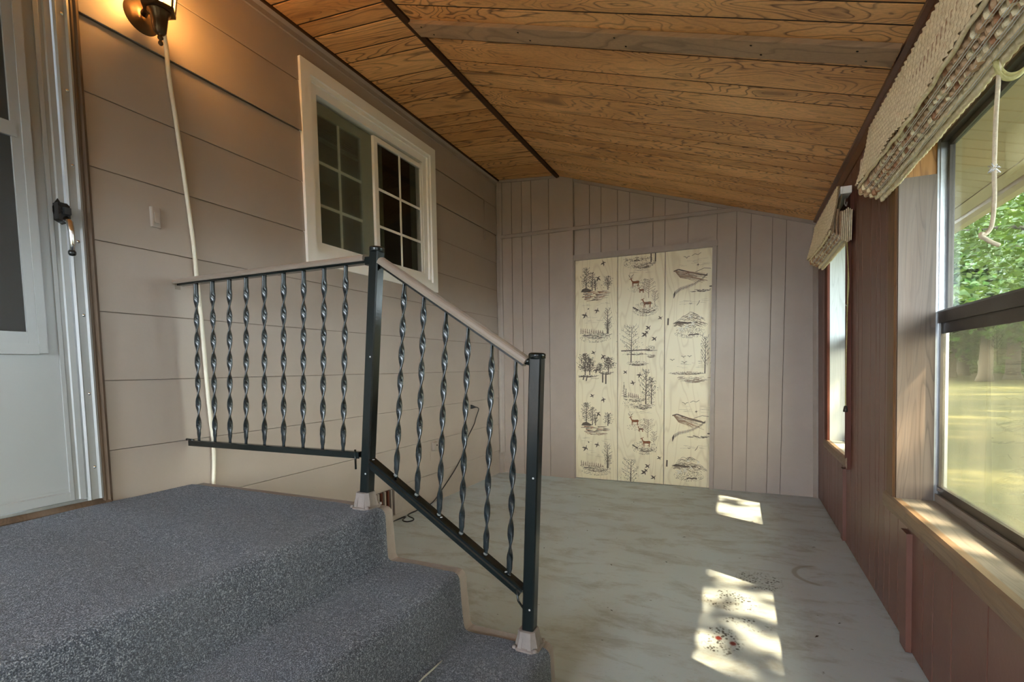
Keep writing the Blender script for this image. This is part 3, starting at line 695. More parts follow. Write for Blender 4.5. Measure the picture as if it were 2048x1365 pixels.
bar('channel', pa + Vector((.02, 0, 0)), pb + Vector((.025, 0, 0)), chan, M['iron'], par=h1)
MB().box((XL + .010, YR - .012, pa.z - .034), (pa.x + .004, YR + .012, pa.z - .004)).build('wall_bracket', M['railcap'], h1)
MB().box((pb.x, YR - .010, pb.z - .026), (pb.x + .036, YR + .010, pb.z + .002)).build('post_bracket', M['iron'], h1)
sa, sb = P3(-1.122, 1.450), P3(-.586, 1.100)
h2 = bar('handrail', sa, sb, cap, M['railcap'], label='taupe plastic cap on the sloping handrail')
dv = (sb - sa).normalized()
bar('channel', sa + dv * .015, sb - dv * .002, chan, M['iron'], par=h2)
MB().tube([sa - dv * .03 + Vector((0, 0, -.02)), sa + dv * .02 + Vector((0, 0, -.012))], .010, 8).build('post_bracket', M['iron'], h2)
MB().tube([sb - dv * .01 + Vector((0, 0, -.004)), sb + dv * .012 + Vector((0, 0, .003))], .012, 8).build('post_bracket', M['iron'], h2)
lowp = [(-.013, .010), (-.013, -.012), (-.010, -.012), (-.010, -.002), (.010, -.002), (.010, -.012), (.013, -.012), (.013, .010), (.009, .012), (-.009, .012)]
lowq = [(-.018, .009), (-.0155, .004), (-.0155, .000), (-.018, -.004), (-.018, -.018), (-.014, -.018), (-.014, -.006), (.014, -.006), (.014, -.018), (.018, -.018), (.018, -.004), (.0155, .000), (.0155, .004), (.018, .009), (.014, .012), (-.014, .012)]
la, lb = P3(-2.190, .770), P3(-1.243, .773)
b1 = bar('bottom_rail', la, lb, lowp, M['iron'])
MB().tube([(XL + .012, YR, la.z + .012), (la.x - .03, YR, la.z + .014), (la.x + .02, YR - .002, la.z + .012)], .005, 8).build('wall_hook', M['iron'], b1)
MB().tube([(lb.x - .018, YR - .010, lb.z + .020), (lb.x - .018, YR - .010, lb.z - .052)], .0038, 8).build('pin', M['iron'], b1)
ta, tb = P3(-1.203, .757), P3(-.610, .380)
b2 = bar('bottom_rail', ta, tb, lowq, M['iron'])
dv2 = (tb - ta).normalized()
MB().tube([tb - dv2 * .02 + Vector((0, -.016, 0)), tb - dv2 * .012 + Vector((0, -.018, -.035)), tb + Vector((.008, -.018, -.05))], .0035, 8).build('pin', M['iron'], b2)
for q in (.03, .5, .9):
    p = ta + (tb - ta) * q; V = Vector((0, 1, 0)).cross(dv2)
    MB().lathe([(0, .002), (.005, .001), (.006, 0)], p - V * -.0 + Vector((0, -.004, .014)), (0, 0, 1), 8).build('screw', M['chip'], b2)
# one twisted bar, copied to every place
def twist_mesh():
    mb = MB(); n = 92; H = .650; vs_ = []
    for i in range(n + 1):
        z = H * i / n; w_, t_ = .0100, .0036
        if z < .052: w_ = .0058 if z < .018 else (.0058 + (z - .018) * .5 if z < .026 else .0092)
        u = min(max((z - .045) / (H - .09), 0), 1)
        a = math.pi * 6.5 * u + R(6)
        ca, sn = math.cos(a), math.sin(a)
        for lx, ly in ((-w_, -t_ * .5), (-w_ * .6, -t_), (w_ * .6, -t_), (w_, -t_ * .5), (w_, t_ * .5), (w_ * .6, t_), (-w_ * .6, t_), (-w_, t_ * .5)):
            vs_.append((lx * ca - ly * sn, lx * sn + ly * ca, z))
    fs = [(i * 8 + k, i * 8 + (k + 1) % 8, (i + 1) * 8 + (k + 1) % 8, (i + 1) * 8 + k) for i in range(n) for k in range(8)]
    mb.add(vs_, fs + [tuple(range(7, -1, -1)), tuple(n * 8 + k for k in range(8))], 0, True)
    return mb
tw = None
bal = [((a, .789), (b, 1.452)) for a, b in zip((-2.136, -2.032, -1.938, -1.842, -1.735, -1.629, -1.526, -1.427, -1.327), (-2.097, -1.993, -1.890, -1.791, -1.690, -1.586, -1.483, -1.382, -1.281))]
bal += [((-1.090, .722), (-1.029, 1.384)), ((-1.004, .661), (-.953, 1.330)), ((-.917, .600), (-.869, 1.276)), ((-.832, .548), (-.789, 1.218)), ((-.742, .490), (-.705, 1.160)), ((-.659, .433), (-.624, 1.106))]
for (bx, bz), (tx, tz) in bal:
    p, q = P3(bx, bz - (.020 if bz < .75 else .008)), P3(tx, tz + .004)
    if tw is None: o = tw = twist_mesh().build('baluster', M['iron2'], None, loc=(0, 0, 0)); o.parent = rail
    else: o = tw.copy(); C.objects.link(o); o.parent = rail
    o.location = p - wloc(rail)
    o.rotation_euler = (0, math.atan2(q.x - p.x, q.z - p.z), 0)
    o.scale = (1, 1, (q - p).length / .650)
for (bx, bz), _ in bal[9:]:
    p = P3(bx, bz)
    MB().lathe([(.008, -.004), (.0075, .001), (.005, .003), (.004, .002)], p + Vector((0, 0, -.010)), (.5, 0, .85), 10).build('weld_collar', M['weld'], rail)

# ------------------------------------------------------------------ printed plywood panel closing the old doorway
panel = empty('plywood_panel', (-.83, YB, 0), label='pale three-board plywood panel printed with deer, ducks and trees in the end wall', cat='panel')
YP = YB + .002
bx = [(-1.438, -1.037), (-1.031, -.616), (-.610, -.222)]
boards = []
for a, b in bx:
    boards.append(MB().box((a, YP, .006), (b, YP + .012, 2.092), 0).build('panel_board', M['ply'], panel))
def pm(): return MB().extr([(0, 0), (0, -.022), (.008, -.026), (.030, -.026), (.036, -.020), (.036, 0)], (0, 0, 0), (1, 0, 0), (0, 1, 0), (0, 0, 1))
box('frame_side', (-1.474, YB - .026, 0), (-1.438, YB + .014, 2.080), M['taupe_trim'], panel)
box('frame_side', (-.224, YB - .026, 0), (-.190, YB + .014, 2.080), M['taupe_trim'], panel)
box('frame_head', (-1.478, YB - .030, 2.080), (-.184, YB + .014, 2.131), M['taupe_trim'], panel)
rp = random.Random(11)
class Print:
    def __init__(s): s.mb = MB(); s.k = 0
    def poly(s, pts, mi=0):
        s.k += 1; y = YP - .0003 - (s.k % 40) * .00001
        s.mb.add([(x, y, z) for x, z in pts], [tuple(range(len(pts)))], mi)
    def stroke(s, x0, z0, x1, z1, w=.0015, mi=0, w1=None):
        dx, dz = x1 - x0, z1 - z0; L = math.hypot(dx, dz) or 1e-6; nx, nz = -dz / L, dx / L; w1 = w if w1 is None else w1
        w *= 1.55; w1 *= 1.55; s.poly([(x0 + nx * w, z0 + nz * w), (x0 - nx * w, z0 - nz * w), (x1 - nx * w1, z1 - nz * w1), (x1 + nx * w1, z1 + nz * w1)], mi)
    def line(s, pts, w=.0015, mi=0):
        for a, b in zip(pts, pts[1:]): s.stroke(*a, *b, w, mi)
    def dot(s, x, z, r, mi=0):
        r *= 1.75; a = rp.uniform(0, 3.14); s.poly([(x + r * math.cos(a + k * 1.571) * (1 if k % 2 else .6), z + r * math.sin(a + k * 1.571) * (1 if k % 2 else .6)) for k in range(4)], mi)
    def tree(s, x, z, w, h, nl=150, leaf=.0028, mi=0, trunk=.003, bare=False):
        s.stroke(x, z, x + w * .03, z + h * .96, trunk, mi, .0007)
        for k in range(13):
            t = .25 + .68 * k / 12; sd = 1 if k % 2 else -1; L = w * .5 * (1.05 - abs(t - .5)) * rp.uniform(.55, 1)
            ex, ez = x + sd * L, z + h * min(t + .16 * rp.uniform(.6, 1.3), 1)
            s.stroke(x, z + h * t, ex, ez, .0010, mi, .0005)
            for q in range(3):
                f = rp.uniform(.4, 1); px, pz = x + (ex - x) * f, z + h * t + (ez - z - h * t) * f
                s.stroke(px, pz, px + sd * L * .25 * rp.uniform(-.2, 1), pz + h * .06 * rp.uniform(.2, 1.2), .0006, mi)
        for k in range(0 if bare else nl):
            t = rp.uniform(.2, 1.0); hw = w * .5 * math.sin(math.pi * min(.12 + t * .83, .98)) ** .7
            s.dot(x + rp.gauss(0, .45) * hw, z + h * t + rp.uniform(-.01, .01), leaf * rp.uniform(.6, 1.2), mi)
    def pine(s, x, z, w, h, mi=0):
        s.stroke(x, z, x, z + h, .0012, mi, .0006)
        for k in range(26):
            t = rp.uniform(.06, 1); hw = w * .5 * (1 - t) + .002
            s.stroke(x, z + h * t, x + rp.choice((-1, 1)) * hw, z + h * t - .005, .0011, mi, .0004)
    def mound(s, x, z, w, h, n=150, mi=0, wst=.02):
        for k in range(n):
            t = rp.random() ** .8; hw = w * .5 * math.sqrt(max(1 - t ** 1.6, 0.03)); px = x + rp.uniform(-hw, hw); pz = z - h * t
            L = wst * rp.uniform(.3, 1.1); s.stroke(px - L / 2, pz, px + L / 2, pz + rp.uniform(-.0012, .0012), rp.uniform(.0004, .0011), mi if rp.random() < .7 else 1)
    def grassy(s, x, z, w, h, n=220):
        for k in range(n):
            t = rp.random(); hw = w * .5 * math.sqrt(max(1 - (2 * t - 1) ** 2, .02)); s.dot(x + rp.uniform(-hw, hw), z - h * t, rp.uniform(.0010, .0024), 0 if rp.random() < .6 else 1)
    def sky(s, x, z, w, h, n=9, mi=1):
        for k in range(n):
            px = x + rp.uniform(-w / 2, w / 2); pz = z + rp.uniform(-h / 2, h / 2); L = rp.uniform(.02, .08)
            s.stroke(px - L / 2, pz, px + L / 2, pz + rp.uniform(-.006, .006), .0005, mi, .0002)
    def duck(s, x, z, k=.03, a=0.0, mi=0):
        ca, sa = math.cos(a), math.sin(a); T = lambda p: (x + k * (p[0] * ca - p[1] * sa), z + k * (p[0] * sa + p[1] * ca))
        s.poly([T(p) for p in ((-1.0, .05), (-.4, -.22), (.4, -.18), (.75, .10), (1.05, .16), (.8, .26), (.4, .12), (-.3, .16))], mi)
        s.poly([T(p) for p in ((-.15, .05), (.3, .05), (.15, .55), (-.35, .95), (-.25, .5))], mi)
        s.poly([T(p) for p in ((.0, -.1), (.35, -.1), (.3, -.55), (-.1, -.8), (.05, -.45))], mi)
    def gull(s, x, z, k=.02, mi=0):
        s.line([(x - k, z + k * .5), (x - k * .35, z + k * .35), (x, z - k * .15), (x + k * .4, z + k * .4), (x + k, z + k * .45)], .0012, mi)
    def deer(s, x, z, k=.05, antler=True, flip=1):
        T = lambda a, b: (x + flip * k * a, z + k * b)
        s.poly([T(*p) for p in ((-.55, .05), (-.45, -.22), (.5, -.25), (.95, -.15), (1.0, .15), (.75, .28), (.0, .20), (-.42, .26))], 2)
        s.poly([T(*p) for p in ((-.55, .05), (-.42, .26), (-.62, .72), (-.82, .74), (-.80, .52))], 2)
        s.poly([T(*p) for p in ((-.62, .74), (-1.12, .60), (-1.10, .72), (-.80, .90), (-.62, .88))], 2)
        for q in ((-.45, -.15, -.50, -.95), (-.30, -.20, -.26, -.95), (.75, -.15, .88, -.95), (.92, -.05, .66, -.60), (.66, -.60, .74, -.98)): s.stroke(*T(*q[:2]), *T(*q[2:]), .0021, 2, .0012)
        s.line([T(-.45, -.22), T(.5, -.26), T(.95, -.15), T(1.02, .16), T(.75, .29), T(0, .21), T(-.42, .27)], .0007, 0)
        s.stroke(*T(-.60, .88), *T(-.42, 1.02), .0018, 2)
        if antler:
            for g in (-1, 1):
                s.line([T(-.72, .88), T(-.85 - .18 * g, 1.20), T(-.80 - .45 * g, 1.55), T(-.66 - .45 * g, 1.72)], .0011, 0); s.stroke(*T(-.85 - .18 * g, 1.2), *T(-.75 - .2 * g, 1.5), .0010)
        s.poly([T(*p) for p in ((-.30, -.12), (.35, -.14), (.6, 0), (.2, .06), (-.2, .02))], 0 if not antler else 2)
    def emit(s, board): s.mb.build('print', [M['ink'], M['ink2'], M['ink3'], M['ink4']], board)
# first board
p = Print()
for dz in (0.0, -1.268):
    p.duck(-1.167, 2.035 + dz, .030, 1.7); p.duck(-1.215, 1.900 + dz, .032, 2.4)
    if dz: p.duck(-1.277, 2.071 + dz, .026, .4)
    p.tree(-1.335, 1.79 + dz, .115, .215, 170); p.tree(-1.275, 1.79 + dz, .09, .17, 110); p.tree(-1.125, 1.79 + dz, .10, .12, 110); p.tree(-1.245, 1.79 + dz, .05, .10, 40)
    p.poly([(-1.385, 1.785 + dz), (-1.37, 1.81 + dz), (-1.335, 1.822 + dz), (-1.30, 1.806 + dz), (-1.275, 1.792 + dz), (-1.30, 1.782 + dz)], 0)
    p.grassy(-1.33, 1.812 + dz, .10, .03, 40)
    for k in range(7):
        z = 1.778 + dz - k * .0125; L = .15 - abs(k - 2) * .016
        for q in range(7):
            x0 = -1.235 + rp.uniform(-L, L * .8); p.stroke(x0 - .028, z + rp.uniform(-.004, .004), x0 + .03, z - rp.uniform(-.006, .004), .0026 if k < 5 else .0016, rp.choice((0, 1, 2)), .0006)
    p.sky(-1.24, 1.655 + dz, .26, .06, 8)
    p.duck(-1.345, 1.563 + dz, .036, 1.0); p.duck(-1.228, 1.602 + dz, .030, 1.1); p.dot(-1.312, 1.625 + dz, .006)
    p.sky(-1.27, 1.52 + dz, .22, .07, 10)
    p.tree(-1.130, 1.385 + dz, .10, .235, 60, .002, 0, .0042); p.tree(-1.12, 1.385 + dz, .08, .13, 70, .002, 0, .002)
    for k in range(11): p.pine(-1.385 + k * .021, 1.392 + dz, .020, .055 - k * .0028 + rp.uniform(-.005, .008), 1)
    p.grassy(-1.245, 1.392 + dz, .30, .085, 380); p.mound(-1.24, 1.392 + dz, .31, .05, 150); p.stroke(-1.36, 1.378 + dz, -1.22, 1.370 + dz, .0028, 0, .001)
p.duck(-1.264, 1.211, .026, .3); p.duck(-1.168, 1.170, .034, 2.0)
p.tree(-1.345, 1.00, .15, .20, 330, .0034); p.tree(-1.30, 1.00, .13, .165, 240, .0034); p.tree(-1.12, 1.03, .13, .135, 230, .0034); p.tree(-1.20, 1.02, .08, .09, 90)
p.duck(-1.235, 1.045, .034, 1.3); p.mound(-1.31, 1.000, .19, .02, 90); p.mound(-1.14, 1.030, .15, .025, 110); p.stroke(-1.41, .985, -1.24, .988, .003, 0, .001)
for x, z in ((-1.365, .955), (-1.335, .945)): p.stroke(x, z, x + .008, z + .04, .0034)
for x, z, h in ((-1.175, .930, .085), (-1.145, .917, .105)): p.stroke(x, z, x + .001, z + h, .0040)
p.line([(-1.29, .965), (-1.26, .972), (-1.23, .966), (-1.21, .972)], .0010, 1)
p.emit(boards[0])
# second board
p = Print()
def meadow2(dz, trees=True):
    if trees:
        p.tree(-.775, .735 + dz, .12, .315, 150, .0030, 0, .0036); p.tree(-.725, .735 + dz, .10, .245, 130, .0028, 0, .0032); p.pine(-.975, .79 + dz, .055, .145); p.pine(-.955, .79 + dz, .04, .09)
        for k in range(6): p.pine(-.93 + k * .017, .79 + dz, .016, .052 - k * .004, 1)
    p.grassy(-.835, .790 + dz, .30, .10, 330); p.mound(-.86, .785 + dz, .24, .03, 90); p.mound(-.80, .735 + dz, .22, .05, 150); p.sky(-.82, .665 + dz, .16, .04, 10)
meadow2(0); meadow2(1.270, False)
for x in (-.735, -.697): p.stroke(x, 2.005, x, 2.085, .0034)
for dz in (0.0, -1.262):
    p.deer(-.880, 1.838 + dz, .042); p.deer(-.822, 1.765 + dz, .026, False); p.grassy(-.85, 1.81 + dz, .20, .06, 120); p.grassy(-.79, 1.86 + dz, .10, .08, 90)
    p.tree(-.755, 1.69 + dz, .15, .17, 70, .0016, 1, .0015); p.tree(-.700, 1.62 + dz, .08, .13, 40, .0014, 1, .0012)
    p.grassy(-.785, 1.655 + dz, .235, .125, 430); p.mound(-.78, 1.600 + dz, .20, .045, 110); p.deer(-.775, 1.645 + dz, .044, False); p.stroke(-.895, 1.615 + dz, -.845, 1.585 + dz, .0034)
    p.duck(-.652, 1.506 + dz, .024, .4)
    for x, z, k in ((-.757, 1.423, .030), (-.789, 1.362, .034), (-.770, 1.383, .024), (-.703, 1.322, .030)): p.duck(x, z + dz, k, .55)
    p.tree(-.910, 1.115 + dz + (.0 if dz == 0 else .03), .20, .335, 260, .0022, 0, .0034)
    if dz == 0.0:
        p.stroke(-1.0, 1.222, -.74, 1.228, .0030); p.mound(-.86, 1.195, .19, .012, 60); p.grassy(-.735, 1.262, .09, .045, 110); p.mound(-.735, 1.222, .11, .006, 30); p.mound(-.73, 1.185, .08, .03, 60, 1)
        p.grassy(-.86, 1.125, .19, .035, 160); p.mound(-.85, 1.105, .20, .02, 90)
p.duck(-.962, 1.025, .024, .6); p.duck(-.832, .997, .030, 1.2); p.duck(-.893, .926, .028, .1)
p.mb.v = [(x, y, min(max(z, .008), 2.09)) for x, y, z in p.mb.v]
p.emit(boards[1])
# third board
p = Print()
for dz in (0.0, -1.270):
    p.gull(-.432, 2.012 + dz, .026); p.line([(-.39, 2.025 + dz), (-.365, 2.040 + dz), (-.34, 2.030 + dz), (-.315, 2.046 + dz)], .0011); p.sky(-.36, 1.965 + dz, .24, .06, 12)
    p.duck(-.338, 1.945 + dz, .014, 1.5)
    for k in range(34):
        t = k / 34; x0 = -.535 + t * .05; z0 = 1.91 + dz - t * .065
        x1 = x0 + .12 + rp.uniform(0, .13); z1 = z0 - .035 - .02 * t + rp.uniform(-.004, .004)
        p.line([(x0, z0), ((x0 + x1) / 2, (z0 + z1) / 2 + .006), (min(x1, -.245), z1)], .0007, 1 if k % 3 else 2)
    p.line([(-.54, 1.905 + dz), (-.50, 1.918 + dz), (-.40, 1.885 + dz), (-.28, 1.852 + dz), (-.262, 1.85 + dz)], .0034); p.line([(-.36, 1.885 + dz), (-.29, 1.912 + dz), (-.235, 1.905 + dz)], .0012)
    path = [(-.262, 1.855), (-.30, 1.815), (-.36, 1.775), (-.42, 1.752), (-.48, 1.735), (-.525, 1.700), (-.540, 1.665)]
    for a, b in zip(path, path[1:]):
        for k in range(6):
            f = k / 6; x = a[0] + (b[0] - a[0]) * f; z = a[1] + (b[1] - a[1]) * f + dz; h = .010 + .032 * (1 - (z - dz - 1.66) / .2)
            p.stroke(x, z, x - .001, z + max(h, .008), .0011)
        p.stroke(a[0], a[1] + dz + .012, b[0], b[1] + dz + .016, .0008)
    p.mound(-.30, 1.735 + dz, .14, .022, 60); p.mound(-.38, 1.722 + dz, .06, .006, 20); p.stroke(-.245, 1.755 + dz, -.225, 1.755 + dz, .003)
    p.sky(-.36, 1.63 + dz, .20, .04, 10); p.line([(-.345, 1.60 + dz), (-.33, 1.62 + dz), (-.322, 1.64 + dz)], .0014); p.gull(-.395, 1.615 + dz, .012)
    for k in range(70):
        a = rp.uniform(0, 1); x = -.53 + a * .25; z = 1.44 + dz + .11 * math.sin(math.pi * a) * rp.uniform(-.2, 1.0)
        p.line([(x - .02, z - .012), (x, z + .002), (x + .022, z - .004), (x + .045, z - .018)], .0008, 0 if k % 2 else 1)
    p.poly([(-.545, 1.452 + dz), (-.50, 1.470 + dz), (-.42, 1.458 + dz), (-.34, 1.462 + dz), (-.335, 1.450 + dz), (-.42, 1.444 + dz), (-.50, 1.446 + dz)], 0)
    p.grassy(-.40, 1.415 + dz, .26, .095, 420)
    for x, z, k, a in ((-.475, 1.400, .038, .9), (-.425, 1.420, .030, 2.4), (-.375, 1.445, .030, 2.2), (-.40, 1.505, .026, .3), (-.315, 1.495, .022, .8)): p.duck(x, z + dz, k, a, 3)
    p.line([(-.41, 1.345 + dz), (-.39, 1.352 + dz), (-.37, 1.345 + dz), (-.35, 1.354 + dz), (-.325, 1.348 + dz)], .0036); p.stroke(-.585, 1.44 + dz, -.583, 1.50 + dz, .0040)
p.sky(-.38, 1.09, .26, .06, 14)
for x, z, k in ((-.545, 1.128, .020), (-.443, 1.105, .024), (-.45, 1.155, .020), (-.40, 1.158, .018)): p.gull(x, z, k)
p.tree(-.272, 1.015, .085, .315, 130, .0022, 0, .0030); p.grassy(-.42, 1.025, .31, .022, 230); p.mound(-.41, 1.015, .33, .014, 100); p.mound(-.36, .985, .26, .055, 90, 1, .05); p.sky(-.35, .94, .2, .04, 8, 0)
p.mb.v = [(x, y, min(max(z, .008), 2.09)) for x, y, z in p.mb.v]
p.emit(boards[2])

# ------------------------------------------------------------------ weathered board on the ceiling
bo = empty('ceiling_board', (-.54, 2.28, slopez(-.54)), label='grey weathered board nailed across the sloping wood ceiling', cat='board')
ca_, cb_ = Vector((-1.594, 2.294, slopez(-1.594))), Vector((.508, 2.279, slopez(.508)))
ax = (cb_ - ca_).normalized(); sd = nrm.cross(ax).normalized()
MB().obox((ca_ + cb_) / 2 - nrm * .010, ax, sd, nrm, (cb_ - ca_).length / 2, .060, .010, 0, .002).build('plank', M['oldboard'], bo)
for t in (.04, .30, .52, .78, .95):
    for s_ in (-.03, .03):
        MB().lathe([(0, .0015), (.004, .001), (.005, 0)], ca_ + (cb_ - ca_) * (t + s_ * .3) + sd * s_ - nrm * .020, -nrm, 8).build('nail', M['blackmetal'], bo)

# ------------------------------------------------------------------ wall lantern
lamp = empty('wall_lantern', (XL, 1.30, 2.50), label='bronze carriage lantern glowing warm on the siding above the cable', cat='lamp')
lx = -2.125
lbk = MB().lathe([(0, .020), (.030, .019), (.040, .012), (.052, .011), (.056, .007), (.064, .006), (.068, 0), (.068, -.006)], (XL + .012, 1.318, 2.512), (1, 0, 0), 36).build('backplate', M['bronze_lamp'], lamp)
MB().tube([(XL + .028, 1.318, 2.520), (XL + .062, 1.318, 2.535), (lx - .028, 1.318, 2.515), (lx - .010, 1.318, 2.50)], [.013, .011, .011, .014], 12).build('arm', M['bronze_lamp'], lamp)
MB().lathe([(0, -.105), (.005, -.103), (.009, -.097), (.008, -.090), (.004, -.084), (.010, -.078), (.0105, -.072), (.005, -.068), (.014, -.062), (.022, -.052), (.027, -.020), (.031, .012), (.040, .020), (.040, .026), (0, .026)], (lx, 1.318, 2.478), (0, 0, 1), 24).build('cup', M['bronze_lamp'], lamp)
cz0, cz1 = 2.504, 2.72
def sq(r, z, n=6): return [Vector((lx + r * math.cos(R(60 * k + 20)), 1.318 + r * math.sin(R(60 * k + 20)), z)) for k in range(n)]
mb = MB(); lv = [sq(.052, cz0 - .002), sq(.060, cz0), sq(.062, cz0 + .010), sq(.052, cz0 + .013)]
mb.add([v for l in lv for v in l], [(i * 6 + k, i * 6 + (k + 1) % 6, (i + 1) * 6 + (k + 1) % 6, (i + 1) * 6 + k) for i in range(3) for k in range(6)] + [tuple(range(5, -1, -1)), tuple(18 + k for k in range(6))]); cage = mb.build('lantern_base', M['bronze_lamp'], lamp)
A_, B_ = sq(.056, cz0 + .01), sq(.082, cz1)
for k in range(6):
    MB().tube([A_[k], B_[k]], .0045, 6).build('cage_bar', M['bronze_lamp'], cage)
    a0, a1, b1_, b0_ = A_[k] * 1, A_[(k + 1) % 6] * 1, B_[(k + 1) % 6] * 1, B_[k] * 1
    MB().add([a0, a1, b1_, b0_], [(0, 1, 2, 3)]).build('pane', M['lampglass'], cage)
mb = MB(); lv = [sq(.092, cz1), sq(.094, cz1 + .012), sq(.050, cz1 + .06), sq(.012, cz1 + .085)]
mb.add([v for l in lv for v in l], [(i * 6 + k, i * 6 + (k + 1) % 6, (i + 1) * 6 + (k + 1) % 6, (i + 1) * 6 + k) for i in range(3) for k in range(6)] + [tuple(18 + k for k in range(6))]); mb.build('roof', M['bronze_lamp'], lamp)
MB().lathe([(0, 0), (.012, .002), (.013, .03), (.026, .06), (.030, .085), (.022, .110), (0, .122)], (lx, 1.318, cz0 + .014), (0, 0, 1), 16).build('bulb', M['bulb'], lamp)
pl = bpy.data.objects.new('lamp_light', bpy.data.lights.new('lamp_light', 'POINT')); C.objects.link(pl)
pl.data.energy = 1.4; pl.data.color = (1.0, .70, .40); pl.data.shadow_soft_size = .028; pl.parent = lamp; pl.location = Vector((lx + .0, 1.318, 2.60)) - wloc(lamp)

def spline(pts, n=6):
    pts = [Vector(p) for p in pts]; out = []
    for i in range(len(pts) - 1):
        p0, p1, p2, p3 = pts[max(i - 1, 0)], pts[i], pts[i + 1], pts[min(i + 2, len(pts) - 1)]
        for k in range(n):
            t = k / n
            out.append(.5 * ((2 * p1) + (p2 - p0) * t + (2 * p0 - 5 * p1 + 4 * p2 - p3) * t * t + (3 * p1 - p0 - 3 * p2 + p3) * t ** 3))
    return out + [pts[-1]]
cable = [(-2.150, 1.345, 2.520), (-2.200, 1.380, 2.490), (-2.226, 1.402, 2.440), (-2.230, 1.408, 2.334), (-2.232, 1.426, 2.179), (-2.232, 1.441, 2.019), (-2.232, 1.462, 1.792), (-2.231, 1.474, 1.621), (-2.230, 1.478, 1.49), (-2.230, 1.489, 1.291), (-2.231, 1.496, 1.065), (-2.231, 1.504, .881), (-2.231, 1.512, .763), (-2.232, 1.510, .646), (-2.232, 1.500, .52), (-2.230, 1.50, .40)]
o = MB().tube(spline(cable), .0085, 10).build('power_cable', M['cream_cable'], loc=(-2.23, 1.45, .4))
setp(o, label='cream power cable running down the siding from the lantern to the landing', cat='cable')
# door bell button
db = empty('doorbell', (XL + .006, 1.325, 1.72), label='small taupe doorbell button on the siding beside the door', cat='doorbell')
MB().extr([(0, 0), (.014, .002), (.016, .006), (.016, .034), (.014, .038), (0, .040)], (XL + .004, 1.305, 1.682), (1, 0, 0), (0, 1, 0), (0, 0, .082)).build('body', M['taupe_trim'], db)
MB().box((XL + .018, 1.317, 1.700), (XL + .024, 1.333, 1.742), 0).build('button', M['taupe'], db)
# small wall box, faint cover plate, plug and cord
ob = empty('wall_box', (XL + .006, 3.34, .445), label='small taupe junction box low on the siding near the far corner', cat='box')
MB().box((XL + .004, 3.305, .425), (XL + .034, 3.365, .490), 0, .004).build('body', M['taupe_trim'], ob)
MB().lathe([(0, .004), (.006, .003), (.007, 0)], (XL + .034, 3.345, .465), (1, 0, 0), 10).build('knob', M['darkgap'], ob)
cvp = MB().box((XL + .002, 3.285, .345), (XL + .0105, 3.40, .415)).build('cover_plate', M['taupe'], loc=(XL + .004, 3.34, .38))
setp(cvp, label='flat painted-over cover plate below the small junction box', cat='plate')
ex = empty('extension_cord', (XL + .02, 3.9, 0), label='black extension cord plugged into the far siding and trailing to the floor vent', cat='cord')
MB().lathe([(.018, 0), (.018, .012), (.012, .030), (.006, .046), (.004, .052)], (XL + .008, 3.945, .728), (.75, .6, -.1), 14).build('plug', M['black'], ex)
cord = [(-2.212, 3.975, .724), (-2.205, 4.01, .716), (-2.210, 4.036, .694), (-2.225, 4.01, .62), (-2.232, 3.983, .559), (-2.232, 3.86, .45), (-2.232, 3.811, .354), (-2.232, 3.634, .207), (-2.230, 3.393, .067), (-2.226, 3.261, .010), (-2.226, 3.10, .005), (-2.224, 2.96, .006), (-2.190, 2.915, .006), (-2.13, 2.885, .006), (-2.105, 2.845, .006), (-2.125, 2.805, .006), (-2.17, 2.815, .008), (-2.185, 2.87, .014), (-2.215, 2.88, .006), (-2.222, 2.75, .006), (-2.19, 2.62, .006), (-2.15, 2.5, .006)]
MB().tube(spline(cord), .0045, 8).build('cord', M['black'], ex)
# foundation vent
ve = empty('floor_vent', (XL + .01, 2.72, .02), label='taupe framed vent with dark slats low on the house wall behind the steps', cat='vent')
box('frame', (XL + .008, 2.80, .045), (XL + .030, 2.925, .232), M['taupe_trim'], ve)
box('frame', (XL + .008, 2.45, .045), (XL + .030, 2.62, .232), M['taupe_trim'], ve)
box('frame', (XL + .008, 2.45, .012), (XL + .036, 2.925, .045), M['taupe_trim'], ve)
box('backing', (XL + .006, 2.62, .045), (XL + .012, 2.80, .232), M['darkgap'], ve)
for k in range(5): box('slat', (XL + .012, 2.632 + k * .034, .045), (XL + .026, 2.642 + k * .034, .232), M['redtrim'] if k % 2 else M['taupe_trim'], ve)

